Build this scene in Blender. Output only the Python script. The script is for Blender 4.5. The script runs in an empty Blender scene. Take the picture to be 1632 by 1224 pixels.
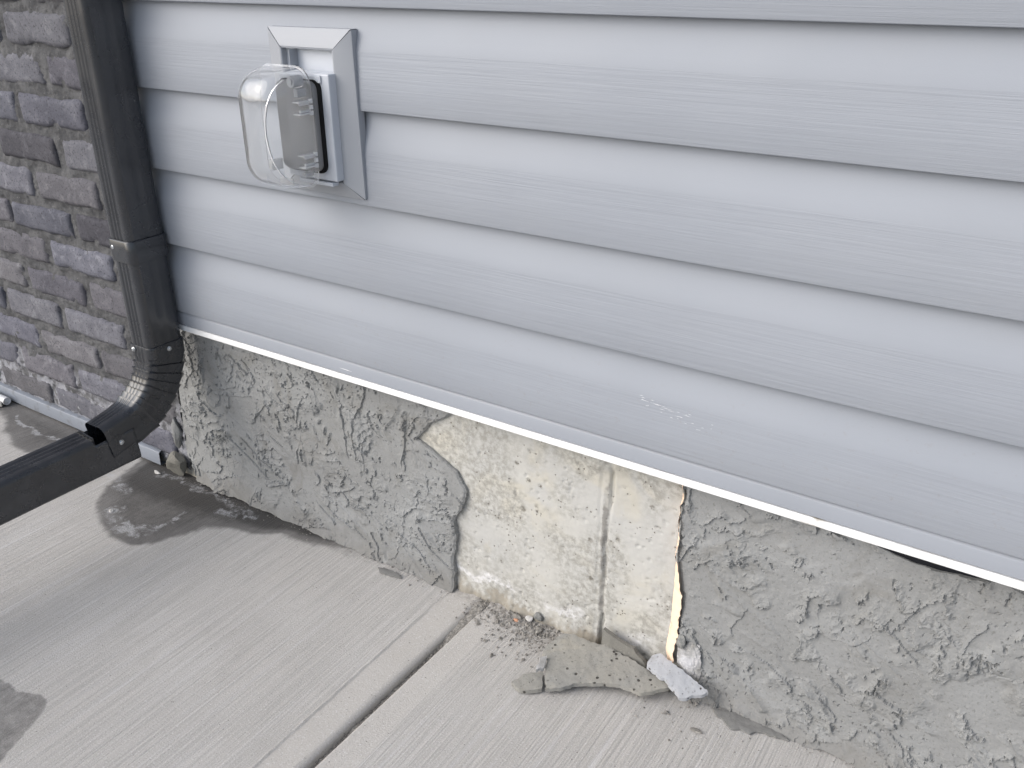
import bpy, bmesh, math, random
import numpy as np
from mathutils import Vector, Matrix
from mathutils.geometry import delaunay_2d_cdt

random.seed(4)
S = bpy.context.scene
COL = S.collection

# ------------------------------------------------------------------ camera
cam_d = bpy.data.cameras.new('camera')
cam = bpy.data.objects.new('camera', cam_d)
COL.objects.link(cam)
S.camera = cam
PITCH, YAW, ROLL = math.radians(25.628), math.radians(-33.193), math.radians(-0.2675)
fw = Vector((math.sin(YAW) * math.cos(PITCH), math.cos(YAW) * math.cos(PITCH), -math.sin(PITCH)))
rt0 = Vector((math.cos(YAW), -math.sin(YAW), 0))
up0 = rt0.cross(fw)
rt = rt0 * math.cos(ROLL) + up0 * math.sin(ROLL)
up = -rt0 * math.sin(ROLL) + up0 * math.cos(ROLL)
M = Matrix((rt, up, -fw)).transposed().to_4x4()
M.translation = Vector((0, -0.9398, 0.9464))
cam.matrix_world = M
cam_d.sensor_width = 36
cam_d.lens = 31.26
cam_d.clip_start = 0.02
cam_d.clip_end = 2000

# ------------------------------------------------------------------ sky, sun, exposure
SUN_DIR = Vector((-0.54, -0.72, 0.64)).normalized()      # towards the sun: from the left, in front of the wall
elev = math.asin(SUN_DIR.z)
W = bpy.data.worlds.new('World')
S.world = W
W.use_nodes = True
nt = W.node_tree
sky = nt.nodes.new('ShaderNodeTexSky')
sky.sky_type = 'NISHITA'
sky.sun_disc = False
sky.sun_elevation = elev
sky.sun_rotation = math.atan2(SUN_DIR.x, SUN_DIR.y)
sky.dust_density = 2.5
sky.ozone_density = 0.6
hs = nt.nodes.new('ShaderNodeHueSaturation')
hs.inputs['Saturation'].default_value = 0.62
bg = nt.nodes['Background']
nt.links.new(sky.outputs[0], hs.inputs['Color'])
nt.links.new(hs.outputs[0], bg.inputs[0])
bg.inputs[1].default_value = 0.13
sun_d = bpy.data.lights.new('sun', 'SUN')
sun_d.energy = 1.15
sun_d.angle = math.radians(62)
sun_d.color = (1.0, 0.975, 0.95)
sun = bpy.data.objects.new('sun', sun_d)
COL.objects.link(sun)
sun.rotation_euler = SUN_DIR.to_track_quat('Z', 'Y').to_euler()
S.view_settings.view_transform = 'Standard'
S.view_settings.look = 'None'
S.view_settings.gamma = 1
S.view_settings.use_curve_mapping = False
S.view_settings.exposure = 0.60
S.cycles.use_denoising = True
S.cycles.max_bounces = 8
S.cycles.diffuse_bounces = 2
S.cycles.glossy_bounces = 3
S.cycles.transmission_bounces = 10
S.cycles.transparent_max_bounces = 12

# ------------------------------------------------------------------ noise on numpy grids
def _hash(ix, iy, s):
    h = (ix.astype(np.int64) * 374761393 + iy.astype(np.int64) * 668265263 + s * 1442695041) & 0xffffffff
    h = ((h ^ (h >> 13)) * 1274126177) & 0xffffffff
    return (h ^ (h >> 16)) & 0xffffffff

def perlin(x, y, s=0):
    x = np.asarray(x, float); y = np.asarray(y, float)
    x0 = np.floor(x); y0 = np.floor(y); fx = x - x0; fy = y - y0
    u = fx * fx * fx * (fx * (fx * 6 - 15) + 10); v = fy * fy * fy * (fy * (fy * 6 - 15) + 10)
    def g(ix, iy, dx, dy):
        a = _hash(ix, iy, s) / 4294967296.0 * 2 * np.pi
        return np.cos(a) * dx + np.sin(a) * dy
    n00 = g(x0, y0, fx, fy); n10 = g(x0 + 1, y0, fx - 1, fy)
    n01 = g(x0, y0 + 1, fx, fy - 1); n11 = g(x0 + 1, y0 + 1, fx - 1, fy - 1)
    return 1.5 * ((n00 * (1 - u) + n10 * u) * (1 - v) + (n01 * (1 - u) + n11 * u) * v)

def fbm(x, y, s=0, o=4, g=.5):
    r = 0; a = 1.0; t = 0
    for k in range(o):
        r = r + a * perlin(x * 2 ** k, y * 2 ** k, s + 17 * k); t += a; a *= g
    return r / t

def sstep(a, b, x):
    t = np.clip((x - a) / (b - a), 0, 1); return t * t * (3 - 2 * t)

def poly_sd(px, py, poly):
    """signed distance (negative inside) of points to a closed polygon"""
    d = np.full(px.shape, 1e9); inside = np.zeros(px.shape, bool); n = len(poly)
    for i in range(n):
        ax, ay = poly[i]; bx, by = poly[(i + 1) % n]
        ex, ey = bx - ax, by - ay; wx, wy = px - ax, py - ay
        t = np.clip((wx * ex + wy * ey) / (ex * ex + ey * ey), 0, 1)
        d = np.minimum(d, np.hypot(wx - ex * t, wy - ey * t))
        c = ((ay > py) != (by > py)) & (px < (bx - ax) * (py - ay) / ((by - ay) if by != ay else 1e-9) + ax)
        inside ^= c
    return np.where(inside, -d, d)

def line_d(px, py, pts):
    d = np.full(px.shape, 1e9)
    for (ax, ay), (bx, by) in zip(pts[:-1], pts[1:]):
        ex, ey = bx - ax, by - ay; wx, wy = px - ax, py - ay
        t = np.clip((wx * ex + wy * ey) / (ex * ex + ey * ey), 0, 1)
        d = np.minimum(d, np.hypot(wx - ex * t, wy - ey * t))
    return d

# ------------------------------------------------------------------ object helpers
def tag(o, label=None, cat=None, group=None, kind=None):
    if label: o['label'] = label
    if cat: o['category'] = cat
    if group: o['group'] = group
    if kind: o['kind'] = kind
    return o

def empty(name, loc=(0, 0, 0)):
    o = bpy.data.objects.new(name, None); COL.objects.link(o); o.location = loc
    o.empty_display_size = .05
    return o

def link(name, me, mat, parent=None):
    o = bpy.data.objects.new(name, me); COL.objects.link(o)
    if mat is not None:
        for m in (mat if isinstance(mat, (list, tuple)) else [mat]): me.materials.append(m)
    if parent is not None:
        o.parent = parent
        o.location = -Vector(parent.location) if parent.parent is None else Vector((0, 0, 0))
    return o

def mesh_from(name, verts, faces, mat, parent=None, smooth=True, attrs=None):
    me = bpy.data.meshes.new(name)
    me.from_pydata([tuple(v) for v in verts], [], faces)
    me.update()
    if smooth: me.polygons.foreach_set('use_smooth', [True] * len(me.polygons))
    return link(name, me, mat, parent)

def grid_mesh(name, X, Y, Z, mat, parent=None, attrs=None, smooth=True, skirt=None, flip=False):
    """structured grid of (rows, cols) arrays; skirt=(axis, value) adds side walls back to that coordinate"""
    R, Cn = X.shape
    co = np.stack([X, Y, Z], -1).reshape(-1, 3)
    idx = np.arange(R * Cn).reshape(R, Cn)
    q = np.stack([idx[:-1, :-1], idx[:-1, 1:], idx[1:, 1:], idx[1:, :-1]], -1).reshape(-1, 4)
    if skirt is not None:
        ring = np.concatenate([idx[0, :], idx[1:, -1], idx[-1, -2::-1], idx[-2:0:-1, 0]])
        b = co[ring].copy(); b[:, skirt[0]] = skirt[1]
        base = len(co); co = np.concatenate([co, b]); n = len(ring); k = np.arange(n)
        q2 = np.stack([ring, base + k, base + (k + 1) % n, ring[(k + 1) % n]], -1)
        q = np.concatenate([q, q2])
    if flip: q = q[:, ::-1]
    me = bpy.data.meshes.new(name)
    me.vertices.add(len(co)); me.vertices.foreach_set('co', co.astype(np.float32).ravel())
    me.loops.add(q.size); me.loops.foreach_set('vertex_index', q.astype(np.int32).ravel())
    me.polygons.add(len(q)); me.polygons.foreach_set('loop_start', (np.arange(len(q)) * 4).astype(np.int32))
    me.update(calc_edges=True); me.validate()
    me.polygons.foreach_set('use_smooth', [smooth] * len(me.polygons))
    for nm, a in (attrs or {}).items():
        at = me.attributes.new(nm, 'FLOAT', 'POINT')
        v = np.zeros(len(co), np.float32); v[:R * Cn] = a.ravel(); at.data.foreach_set('value', v)
    return link(name, me, mat, parent)

def box_bm(bm, x0, x1, y0, y1, z0, z1, bevel=0, seg=2):
    r = bmesh.ops.create_cube(bm, size=1)
    for v in r['verts']:
        v.co = Vector(((x0 + x1) / 2 + v.co.x * (x1 - x0), (y0 + y1) / 2 + v.co.y * (y1 - y0), (z0 + z1) / 2 + v.co.z * (z1 - z0)))
    if bevel:
        ed = list({e for v in r['verts'] for e in v.link_edges})
        bmesh.ops.bevel(bm, geom=ed, offset=bevel, segments=seg, affect='EDGES', profile=.6)

def bm_obj(name, bm, mat, parent=None, smooth=False):
    bmesh.ops.recalc_face_normals(bm, faces=bm.faces[:])
    me = bpy.data.meshes.new(name); bm.to_mesh(me); bm.free()
    if smooth: me.polygons.foreach_set('use_smooth', [True] * len(me.polygons))
    return link(name, me, mat, parent)

def smooth_angle(o, deg=35):
    o.data.polygons.foreach_set('use_smooth', [True] * len(o.data.polygons))
    bm = bmesh.new(); bm.from_mesh(o.data)
    for e in bm.edges:
        if len(e.link_faces) == 2 and e.calc_face_angle(0) > math.radians(deg): e.smooth = False
    bm.to_mesh(o.data); bm.free()

# ------------------------------------------------------------------ material helper
class Mat:
    def __init__(s, name, col=(.5, .5, .5), rough=.7, spec=.5, metal=0.0):
        s.m = bpy.data.materials.new(name); s.m.use_nodes = True
        s.t = s.m.node_tree; s.b = s.t.nodes['Principled BSDF']
        s.b.inputs['Base Color'].default_value = (*col, 1)
        s.b.inputs['Roughness'].default_value = rough
        s.b.inputs['Specular IOR Level'].default_value = spec
        s.b.inputs['Metallic'].default_value = metal
        s.co = s.n('ShaderNodeTexCoord').outputs['Object']
        s.hn = None
    def n(s, ty, **k):
        o = s.t.nodes.new(ty)
        for a, v in k.items(): setattr(o, a, v)
        return o
    def put(s, inp, v):
        if isinstance(v, bpy.types.NodeSocket): s.t.links.new(v, inp)
        elif isinstance(v, (tuple, list)) and len(v) == 3 and inp.type == 'RGBA': inp.default_value = (*v, 1)
        else: inp.default_value = v
    def scale(s, sc, rot=None, co=None):
        mp = s.n('ShaderNodeMapping'); s.put(mp.inputs['Vector'], co or s.co); mp.inputs['Scale'].default_value = sc
        if rot: mp.inputs['Rotation'].default_value = rot
        return mp.outputs[0]
    def noise(s, sc, detail=4, rough=.55, co=None, dist=0, color=False):
        o = s.n('ShaderNodeTexNoise'); s.put(o.inputs['Vector'], co or s.co)
        o.inputs['Scale'].default_value = sc; o.inputs['Detail'].default_value = detail
        o.inputs['Roughness'].default_value = rough; o.inputs['Distortion'].default_value = dist
        return o.outputs['Color' if color else 'Fac']
    def vor(s, sc, co=None, feat='F1', rnd=1):
        o = s.n('ShaderNodeTexVoronoi', feature=feat); s.put(o.inputs['Vector'], co or s.co); o.inputs['Scale'].default_value = sc
        o.inputs['Randomness'].default_value = rnd
        return o.outputs['Distance']
    def ramp(s, v, a, b, lo=0.0, hi=1.0):
        o = s.n('ShaderNodeMapRange', interpolation_type='SMOOTHSTEP'); s.put(o.inputs['Value'], v)
        o.inputs['From Min'].default_value = a; o.inputs['From Max'].default_value = b
        o.inputs['To Min'].default_value = lo; o.inputs['To Max'].default_value = hi
        return o.outputs[0]
    def math(s, op, a, b=0.0, c=None):
        o = s.n('ShaderNodeMath', operation=op); s.put(o.inputs[0], a); s.put(o.inputs[1], b)
        if c is not None: s.put(o.inputs[2], c)
        return o.outputs[0]
    def mix(s, f, a, b, mode='MIX'):
        o = s.n('ShaderNodeMix', data_type='RGBA', blend_type=mode)
        s.put(o.inputs[0], f); s.put(o.inputs[6], a); s.put(o.inputs[7], b)
        return o.outputs[2]
    def attr(s, nm):
        o = s.n('ShaderNodeAttribute', attribute_name=nm); return o.outputs['Fac']
    def sep(s):
        o = s.n('ShaderNodeSeparateXYZ'); s.put(o.inputs[0], s.co); return o.outputs
    def color(s, v): s.put(s.b.inputs['Base Color'], v); return s
    def rough(s, v): s.put(s.b.inputs['Roughness'], v); return s
    def bump(s, h, dist=.001, strength=1.0):
        o = s.n('ShaderNodeBump'); s.put(o.inputs['Height'], h)
        o.inputs['Distance'].default_value = dist; s.put(o.inputs['Strength'], strength)
        if s.hn is not None: s.t.links.new(s.hn, o.inputs['Normal'])
        s.hn = o.outputs[0]; s.t.links.new(s.hn, s.b.inputs['Normal']); return s

# --- siding
def siding_mat(name, grain):
    m = Mat(name, rough=.45, spec=.25)
    v = m.noise(3.0, 3); base = m.mix(m.ramp(v, .3, .7), (.305, .328, .370), (.323, .346, .388))
    fine = m.noise(1.0, 3, .6, co=m.scale((14, 60, 420)))
    if grain:
        base = m.mix(m.ramp(fine, .35, .75, 0, .22), base, (.258, .278, .316))
    # a few small dirt flecks
    sp = m.ramp(m.vor(28), .012, .02, 1, 0)
    sel = m.ramp(m.noise(9, 1), .62, .66)
    base = m.mix(m.math('MULTIPLY', m.math('MULTIPLY', sp, sel), .5), base, (.3, .3, .31))
    sx, sy, sz = m.sep()
    splash = m.math('MULTIPLY', m.ramp(sz, .36, .60, 1, 0), m.ramp(m.noise(150, 4, .7), .58, .74))
    base = m.mix(m.math('MULTIPLY', splash, .45), base, (.27, .26, .245))
    film = m.math('MULTIPLY', m.ramp(m.noise(2.2, 5, .65, co=m.scale((1, 1, 2.5))), .45, .75), .22)
    base = m.mix(film, base, (.305, .318, .34))
    m.color(base)
    if grain:
        long = m.noise(1.0, 4, .65, co=m.scale((5, 60, 330)), dist=.3)
        m.bump(long, .0011, .55)
    m.bump(m.noise(700, 2), .0002, .35)
    m.bump(m.noise(5, 2), .004, .25)
    return m.m
M_SIDE = siding_mat('siding_vinyl_grain', True)
M_SIDES = siding_mat('siding_vinyl_smooth', False)
m = Mat('vinyl_trim', (.44, .465, .535), .4, .35); m.color(m.mix(m.ramp(m.noise(6, 3), .3, .7), (.298, .320, .360), (.316, .338, .38))); M_TRIM = m.m
m = Mat('white_flashing', (.85, .86, .87), .35, .5)
sx, sy, sz = m.sep()
dirt = m.math('MULTIPLY', m.ramp(m.math('ABSOLUTE', m.math('ADD', sx, .179)), .0, .022, 1, 0), m.ramp(m.noise(70, 3, co=m.scale((.5, 1, 1))), .42, .6))
m.color(m.mix(dirt, m.mix(m.ramp(m.noise(16, 5, .65), .45, .75, 0, .55), (.76, .77, .78), (.55, .54, .52)), (.33, .30, .24))); M_WHITE = m.m
M_VOID = Mat('void_black', (.015, .016, .02), .8, .2).m  # near-black for the painted darkness of the gap; the sheathing shares it
m = Mat('chalk_scuff', (.8, .81, .83), .8, .1); M_SCUFF = m.m

# --- parging
def parge_mat(name, a, b, c):
    m = Mat(name, rough=.9, spec=.2)
    big = m.ramp(m.noise(4.5, 4, .6, dist=.6), .33, .68)
    base = m.mix(big, a, b)
    base = m.mix(m.ramp(m.noise(13, 5, .62, dist=.8), .52, .72, 0, .75), base, c)
    base = m.mix(m.ramp(m.noise(420, 2, .6), .55, .78, 0, .35), base, (.42, .41, .38))
    base = m.mix(m.ramp(m.noise(260, 3, .6), .3, .44, .45, 0), base, (.12, .118, .11))
    if name == 'parging_render':
        sx, sy, sz = m.sep()
        zs_ = m.math('ADD', sz, m.math('MULTIPLY', m.math('SUBTRACT', m.noise(20, 4, .65), .5), .07))
        base = m.mix(m.ramp(zs_, .0, .045, .5, 0), base, (.175, .168, .155))
        base = m.mix(m.math('MULTIPLY', m.ramp(m.noise(7, 5, .65, dist=1.2), .56, .72), .55), base, (.19, .184, .170))
        base = m.mix(m.math('MULTIPLY', m.ramp(m.noise(11, 5, .6, dist=1.5), .60, .74), .5), base, (.37, .375, .375))
    m.color(base)
    m.bump(m.noise(60, 5, .6), .0016, .5)
    m.bump(m.noise(330, 3, .6), .0007, .6)
    return m
m = parge_mat('parging_render', (.245, .249, .248), (.288, .295, .298), (.220, .220, .212)); M_PARGE = m.m
m = parge_mat('parging_back', (.31, .30, .27), (.26, .262, .255), (.38, .355, .30))
hole = m.ramp(m.vor(95, co=m.scale((1, 1, 1))), .16, .24, 1, 0)
hsel = m.ramp(m.noise(40, 2), .46, .56)
pk = m.math('MULTIPLY', hole, hsel)
prev = m.b.inputs['Base Color'].links[0].from_socket
m.color(m.mix(pk, prev, (.07, .066, .06))); m.bump(m.math('SUBTRACT', 1.0, pk), .002, .7); M_FRAG = m.m
m = parge_mat('parging_pale', (.42, .435, .465), (.37, .38, .40), (.32, .32, .32))
prev = m.b.inputs['Base Color'].links[0].from_socket
hole = m.math('MULTIPLY', m.ramp(m.vor(120), .14, .22, 1, 0), m.ramp(m.noise(45, 2), .5, .58))
m.color(m.mix(hole, prev, (.09, .085, .08))); m.bump(m.math('SUBTRACT', 1.0, hole), .002, .7); M_PALE = m.m
m = parge_mat('parging_dark', (.20, .195, .175), (.17, .165, .15), (.25, .23, .2)); M_DARK = m.m
m = Mat('efflorescence_crust', rough=.95, spec=.1)
m.color(m.mix(m.ramp(m.noise(30, 4), .35, .65), (.60, .60, .62), (.30, .295, .28))); m.bump(m.noise(130, 5, .7), .004, .9); M_CRUST = m.m
m = Mat('edge_sun_tint', rough=.9, spec=.1)  # peach base colour holds the sunlight on the parging edge
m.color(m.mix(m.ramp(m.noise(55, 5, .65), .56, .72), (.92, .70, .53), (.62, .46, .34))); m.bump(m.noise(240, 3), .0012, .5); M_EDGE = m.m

# --- bare concrete
m = Mat('bare_concrete', rough=.92, spec=.15)
sx, sy, sz = m.sep()
wn = m.noise(5, 3, .6, color=True)
base = m.mix(m.ramp(m.noise(6.5, 5, .6, dist=.4), .36, .62), (.475, .475, .46), (.515, .51, .482))
base = m.mix(m.ramp(m.noise(9, 4, .6, dist=1.0), .5, .70, 0, .7), base, (.52, .495, .425))
patch = m.ramp(m.noise(7.5, 3, .5, dist=.6), .39, .56)
grit = m.ramp(m.noise(105, 5, .7), .38, .62)
base = m.mix(m.math('MULTIPLY', m.math('MULTIPLY', patch, grit), .80), base, (.30, .292, .265))
spot = m.math('MULTIPLY', m.ramp(m.vor(34), .10, .22, 1, 0), m.ramp(m.noise(17, 3), .5, .6))
base = m.mix(m.math('MULTIPLY', spot, m.ramp(m.noise(150, 4), .38, .6)), base, (.2, .19, .165))
fly = m.math('MULTIPLY', m.ramp(m.vor(150), .14, .24, 1, 0), m.ramp(m.noise(60, 2), .54, .62))
base = m.mix(m.math('MULTIPLY', fly, .8), base, (.17, .155, .13))
# lime bloom along the foot of the wall, and damp soil splash right at the base
zj = m.math('ADD', sz, m.math('MULTIPLY', m.math('SUBTRACT', m.noise(26, 5, .65), .5), .09))
bloom = m.math('MULTIPLY', m.ramp(zj, .028, .036), m.ramp(zj, .036, .056, 1, 0))
bloom = m.math('MULTIPLY', bloom, m.math('MULTIPLY', m.ramp(m.noise(14, 3), .44, .62), m.ramp(m.noise(130, 4, .7), .36, .58, .25, 1)))
base = m.mix(m.math('MULTIPLY', bloom, .8), base, (.76, .76, .78))
ds = m.math('ADD', m.math('ADD', sx, .466), m.math('MULTIPLY', m.math('SUBTRACT', m.noise(60, 4, .65), .5), .012))
sl = m.math('MULTIPLY', m.ramp(m.math('ABSOLUTE', ds), .0022, .0055, 1, 0), m.ramp(m.noise(38, 4), .42, .60))
base = m.mix(m.math('MULTIPLY', sl, .75), base, (.22, .21, .195))
soil = m.ramp(zj, .006, .024, .75, 0)
base = m.mix(soil, base, (.30, .27, .22))
m.color(base)
m.bump(m.math('SUBTRACT', 1.0, fly), .0022, .7)
m.bump(m.math('SUBTRACT', 1.0, m.math('MULTIPLY', spot, grit)), .0016, .6)
m.bump(m.noise(45, 6, .65), .0022, .5)
M_BARE = m.m

# --- slab concrete
m = Mat('broomed_concrete', rough=.88, spec=.2)
broom = m.noise(1.0, 4, .6, co=m.scale((330, 5, 10)))
broom2 = m.noise(1.0, 3, .6, co=m.scale((90, 1.6, 10)))
streak = m.noise(1.0, 2, .5, co=m.scale((26, .7, 10)))
base = m.mix(m.ramp(m.noise(3.2, 5, .6), .32, .68), (.478, .462, .440), (.525, .512, .494))
base = m.mix(m.ramp(m.noise(16, 4, .6), .5, .75, 0, .35), base, (.415, .395, .372))
band = m.attr('band')
unb = m.math('SUBTRACT', 1.0, band)
base = m.mix(m.math('MULTIPLY', m.ramp(broom, .36, .64, 0, .62), unb), base, (.365, .355, .342))
base = m.mix(m.math('MULTIPLY', m.ramp(broom2, .52, .72, 0, .3), unb), base, (.60, .60, .61))
base = m.mix(m.math('MULTIPLY', m.ramp(streak, .66, .71, 0, .40), unb), base, (.66, .66, .67))
base = m.mix(m.math('MULTIPLY', band, .45), base, (.475, .452, .42))
base = m.mix(m.ramp(m.noise(420, 2, .7), .55, .72, 0, .65), base, (.68, .68, .69))
base = m.mix(m.ramp(m.noise(380, 2, .7, dist=.2), .27, .40, .6, 0), base, (.2, .19, .18))
pit = m.math('MULTIPLY', m.ramp(m.vor(110), .07, .12, 1, 0), m.ramp(m.noise(37, 2), .54, .6))
base = m.mix(m.math('MULTIPLY', pit, .75), base, (.13, .12, .11))
dust = m.attr('dust')
dd = m.math('MULTIPLY', dust, m.ramp(m.noise(110, 4, .65), .36, .62))
base = m.mix(m.math('MULTIPLY', dd, .8), base, (.23, .21, .19))
wet = m.attr('wet')
wj = m.math('ADD', wet, m.math('MULTIPLY', m.math('SUBTRACT', m.noise(60, 5, .65), .5), .35))
wm = m.ramp(wj, .30, .66)
deep = m.ramp(wj, .72, 1.15)
base = m.mix(m.math('MULTIPLY', wm, .82), base, m.mix(m.ramp(m.noise(12, 5, .65), .35, .7), (.095, .092, .09), (.15, .146, .142)))
base = m.mix(m.math('MULTIPLY', deep, .75), base, (.040, .038, .037))
eff = m.attr('eff')
ej = m.math('MULTIPLY', m.ramp(m.math('ADD', eff, m.math('MULTIPLY', m.math('SUBTRACT', m.noise(150, 5, .7), .5), 1.5)), .34, .85), m.math('MULTIPLY', m.ramp(m.noise(420, 3, .7), .38, .6, .35, 1), m.ramp(m.noise(36, 4, .65, dist=.8), .40, .58)))
base = m.mix(m.math('MULTIPLY', ej, .75), base, (.52, .53, .55))
m.color(base)
m.rough(m.ramp(m.math('SUBTRACT', wm, ej), 0, 1, .88, .5))
m.bump(broom, .0018, m.math('MULTIPLY', unb, .85))
m.bump(broom2, .0022, m.math('MULTIPLY', unb, .6))
m.bump(m.noise(430, 3, .7), .0009, .8)
m.bump(m.math('SUBTRACT', 1.0, pit), .001, .6)
m.bump(m.noise(9, 4), .004, .25)
M_SLAB = m.m
m = Mat('pale_gravel', rough=1, spec=.1); m.color(m.mix(m.ramp(m.noise(3, 6, .7), .4, .6), (.27, .265, .26), (.20, .197, .19))); M_LAND = m.m
m = Mat('joint_grit', rough=1, spec=.1); m.color(m.mix(m.ramp(m.noise(260, 4), .35, .65), (.20, .19, .175), (.36, .345, .32))); m.bump(m.noise(400, 3), .002, .8); M_GRIT = m.m
def crumb_mat(name, a, b):
    m = Mat(name, rough=.95, spec=.15); m.color(m.mix(m.ramp(m.noise(160, 3), .35, .65), a, b)); m.bump(m.noise(600, 3), .0008, .7); return m.m
M_CRUMB = crumb_mat('crumb_grey', (.20, .19, .175), (.34, .325, .30))
M_PEB = crumb_mat('pebble_grey', (.16, .165, .165), (.27, .27, .26))
M_PEBL = crumb_mat('pebble_pale', (.48, .47, .45), (.62, .61, .6))
M_TERRA = crumb_mat('chip_terracotta', (.62, .33, .21), (.42, .25, .18))

# --- brick + mortar
def brick_mat(name, a, b, c):
    m = Mat(name, rough=.85, spec=.25)
    oi = m.n('ShaderNodeObjectInfo').outputs['Random']
    base = m.mix(m.ramp(m.noise(14, 5, .65, dist=.7), .34, .66), a, b)
    base = m.mix(m.ramp(m.noise(42, 4, .6, dist=.5), .5, .72, 0, .75), base, c)
    base = m.mix(m.ramp(m.noise(230, 4, .7), .32, .48, .75, 0), base, (.04, .038, .046))
    base = m.mix(m.ramp(m.noise(300, 3, .7), .6, .78, 0, .5), base, (.34, .335, .35))
    h = m.n('ShaderNodeHueSaturation'); m.put(h.inputs['Color'], base); m.put(h.inputs['Value'], m.ramp(oi, 0, 1, .66, .98)); m.put(h.inputs['Saturation'], m.ramp(m.math('FRACT', m.math('MULTIPLY', oi, 7.3)), 0, 1, .75, 1.15))
    m.color(h.outputs[0])
    m.bump(m.noise(60, 5, .7), .003, .6); m.bump(m.noise(330, 3, .7), .0014, .8)
    return m.m
M_BRICKS = [brick_mat('brick_grey', (.135, .137, .165), (.185, .187, .22), (.265, .267, .30)),
            brick_mat('brick_plum', (.136, .133, .150), (.180, .176, .196), (.25, .246, .266)),
            brick_mat('brick_blue', (.125, .13, .165), (.18, .185, .225), (.28, .285, .33)),
            brick_mat('brick_dark', (.092, .091, .106), (.126, .124, .142), (.185, .182, .205))]
m = Mat('mortar', rough=1, spec=.1)
sx, sy, sz = m.sep()
base = m.mix(m.ramp(m.noise(24, 5, .65), .36, .66), (.085, .086, .090), (.140, .141, .145))
base = m.mix(m.ramp(m.noise(330, 3, .7), .6, .75, 0, .6), base, (.34, .335, .33))
base = m.mix(m.ramp(m.noise(200, 3, .7), .3, .43, .6, 0), base, (.07, .065, .06))
lime = m.ramp(m.math('ADD', sz, m.math('MULTIPLY', m.noise(18, 4), .18)), .17, .26, .8, 0)
base = m.mix(m.math('MULTIPLY', lime, m.ramp(m.noise(50, 4), .36, .6)), base, (.38, .385, .42))
m.color(base); m.bump(m.noise(110, 5, .7), .004, .8); m.bump(m.noise(420, 3, .7), .0012, .8); M_MORTAR = m.m
m = Mat('zinc_flashing', rough=.42, spec=.5, metal=.25)
m.color(m.mix(m.ramp(m.noise(40, 5, .65), .5, .7, 0, .7), (.25, .275, .32), (.16, .165, .17))); M_ZINC = m.m

# --- downspout
m = Mat('spout_enamel', rough=.36, spec=.7)
m.b.inputs['Coat Weight'].default_value = .3; m.b.inputs['Coat Roughness'].default_value = .16
sx, sy, sz = m.sep()
scr = m.ramp(m.noise(1.0, 4, .7, co=m.scale((220, 220, 14))), .64, .74, 0, .28)
base = m.mix(scr, m.mix(m.ramp(m.noise(7, 4), .35, .65), (.015, .017, .022), (.020, .023, .029)), (.07, .073, .08))
dustz = m.math('MULTIPLY', m.ramp(sz, .12, .45, .12, .04), m.ramp(m.noise(25, 5, .6), .4, .7))
m.color(m.mix(dustz, base, (.15, .155, .165))); m.rough(m.ramp(m.noise(18, 4), .3, .7, .22, .34)); m.bump(m.noise(6, 2), .004, .2); M_SPOUT = m.m
M_SCREW = Mat('screw_zinc', (.62, .64, .66), .25, .6, .9).m
M_BLACK = Mat('black_gap', (.008, .008, .009), .5, .3).m
# --- outlet
m = Mat('block_vinyl', (.34, .358, .39), .42, .4); m.bump(m.noise(1.0, 3, co=m.scale((8, 60, 300))), .0006, .3); M_BLOCK = m.m
M_BEZEL = Mat('bezel_vinyl', (.52, .55, .60), .35, .45).m
M_GASK = Mat('gasket_foam', (.012, .012, .013), .8, .2).m
m = Mat('plate_grey', (.235, .235, .24), .45, .4); m.bump(m.noise(500, 2), .0003, .4); M_PLATE = m.m
m = Mat('clear_polycarbonate', (.96, .97, .98), .045, .5)
m.b.inputs['Transmission Weight'].default_value = 0.92; m.b.inputs['IOR'].default_value = 1.46
m.rough(m.ramp(m.noise(30, 3), .3, .7, .01, .05)); m.bump(m.noise(24, 2), .002, .25); M_CLEAR = m.m
m = Mat('hinge_polycarbonate', (.93, .94, .96), .12, .6); m.b.inputs['Transmission Weight'].default_value = .45; M_HINGE = m.m
m = Mat('pvc_pipe', (.66, .67, .68), .4); m.color(m.mix(m.ramp(m.noise(50, 4), .5, .7, 0, .6), (.68, .69, .71), (.38, .36, .33))); M_PVC = m.m
m = Mat('weathered_shim', (.42, .40, .36), .85); m.color(m.mix(m.ramp(m.noise(1.0, 4, co=m.scale((20, 160, 160))), .35, .65), (.36, .345, .31), (.56, .54, .50))); M_SHIM = m.m

# ================================================================== ground and slabs
tag(mesh_from('ground', [(-400, -400, -.12), (400, -400, -.12), (400, 400, -.12), (-400, 400, -.12)], [(0, 1, 2, 3)], M_LAND), kind='structure')

JX = lambda y: -.6765 + .0165 * (y + .016)       # the left lip of the tooled joint
JW = .0125
WET1 = [(-1.5087, -.1217), (-1.4734, -.1663), (-1.4158, -.205), (-1.3428, -.229), (-1.2861, -.224), (-1.2501, -.1919), (-1.2311, -.1526), (-1.2181, -.1069), (-1.1841, -.0921), (-1.1347, -.0767), (-1.0894, -.043), (-1.0, -.02), (-.93, .03), (-1.6, .03), (-1.53, -.019)]
WET2 = [(-2.3, .03), (-2.15, -.03), (-1.96, -.075), (-1.9004, -.1109), (-1.80, -.135), (-1.7129, -.1364), (-1.66, -.09), (-1.62, .03)]
WET3 = [(-1.1692, -.5239), (-1.144, -.5195), (-1.1221, -.5229), (-1.1011, -.5165), (-1.071, -.5084), (-1.0527, -.5272), (-1.0407, -.5527), (-1.021, -.5907), (-1.0112, -.6132), (-.9983, -.6682), (-1.02, -.75), (-1.12, -.80), (-1.25, -.72), (-1.23, -.567)]
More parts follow.
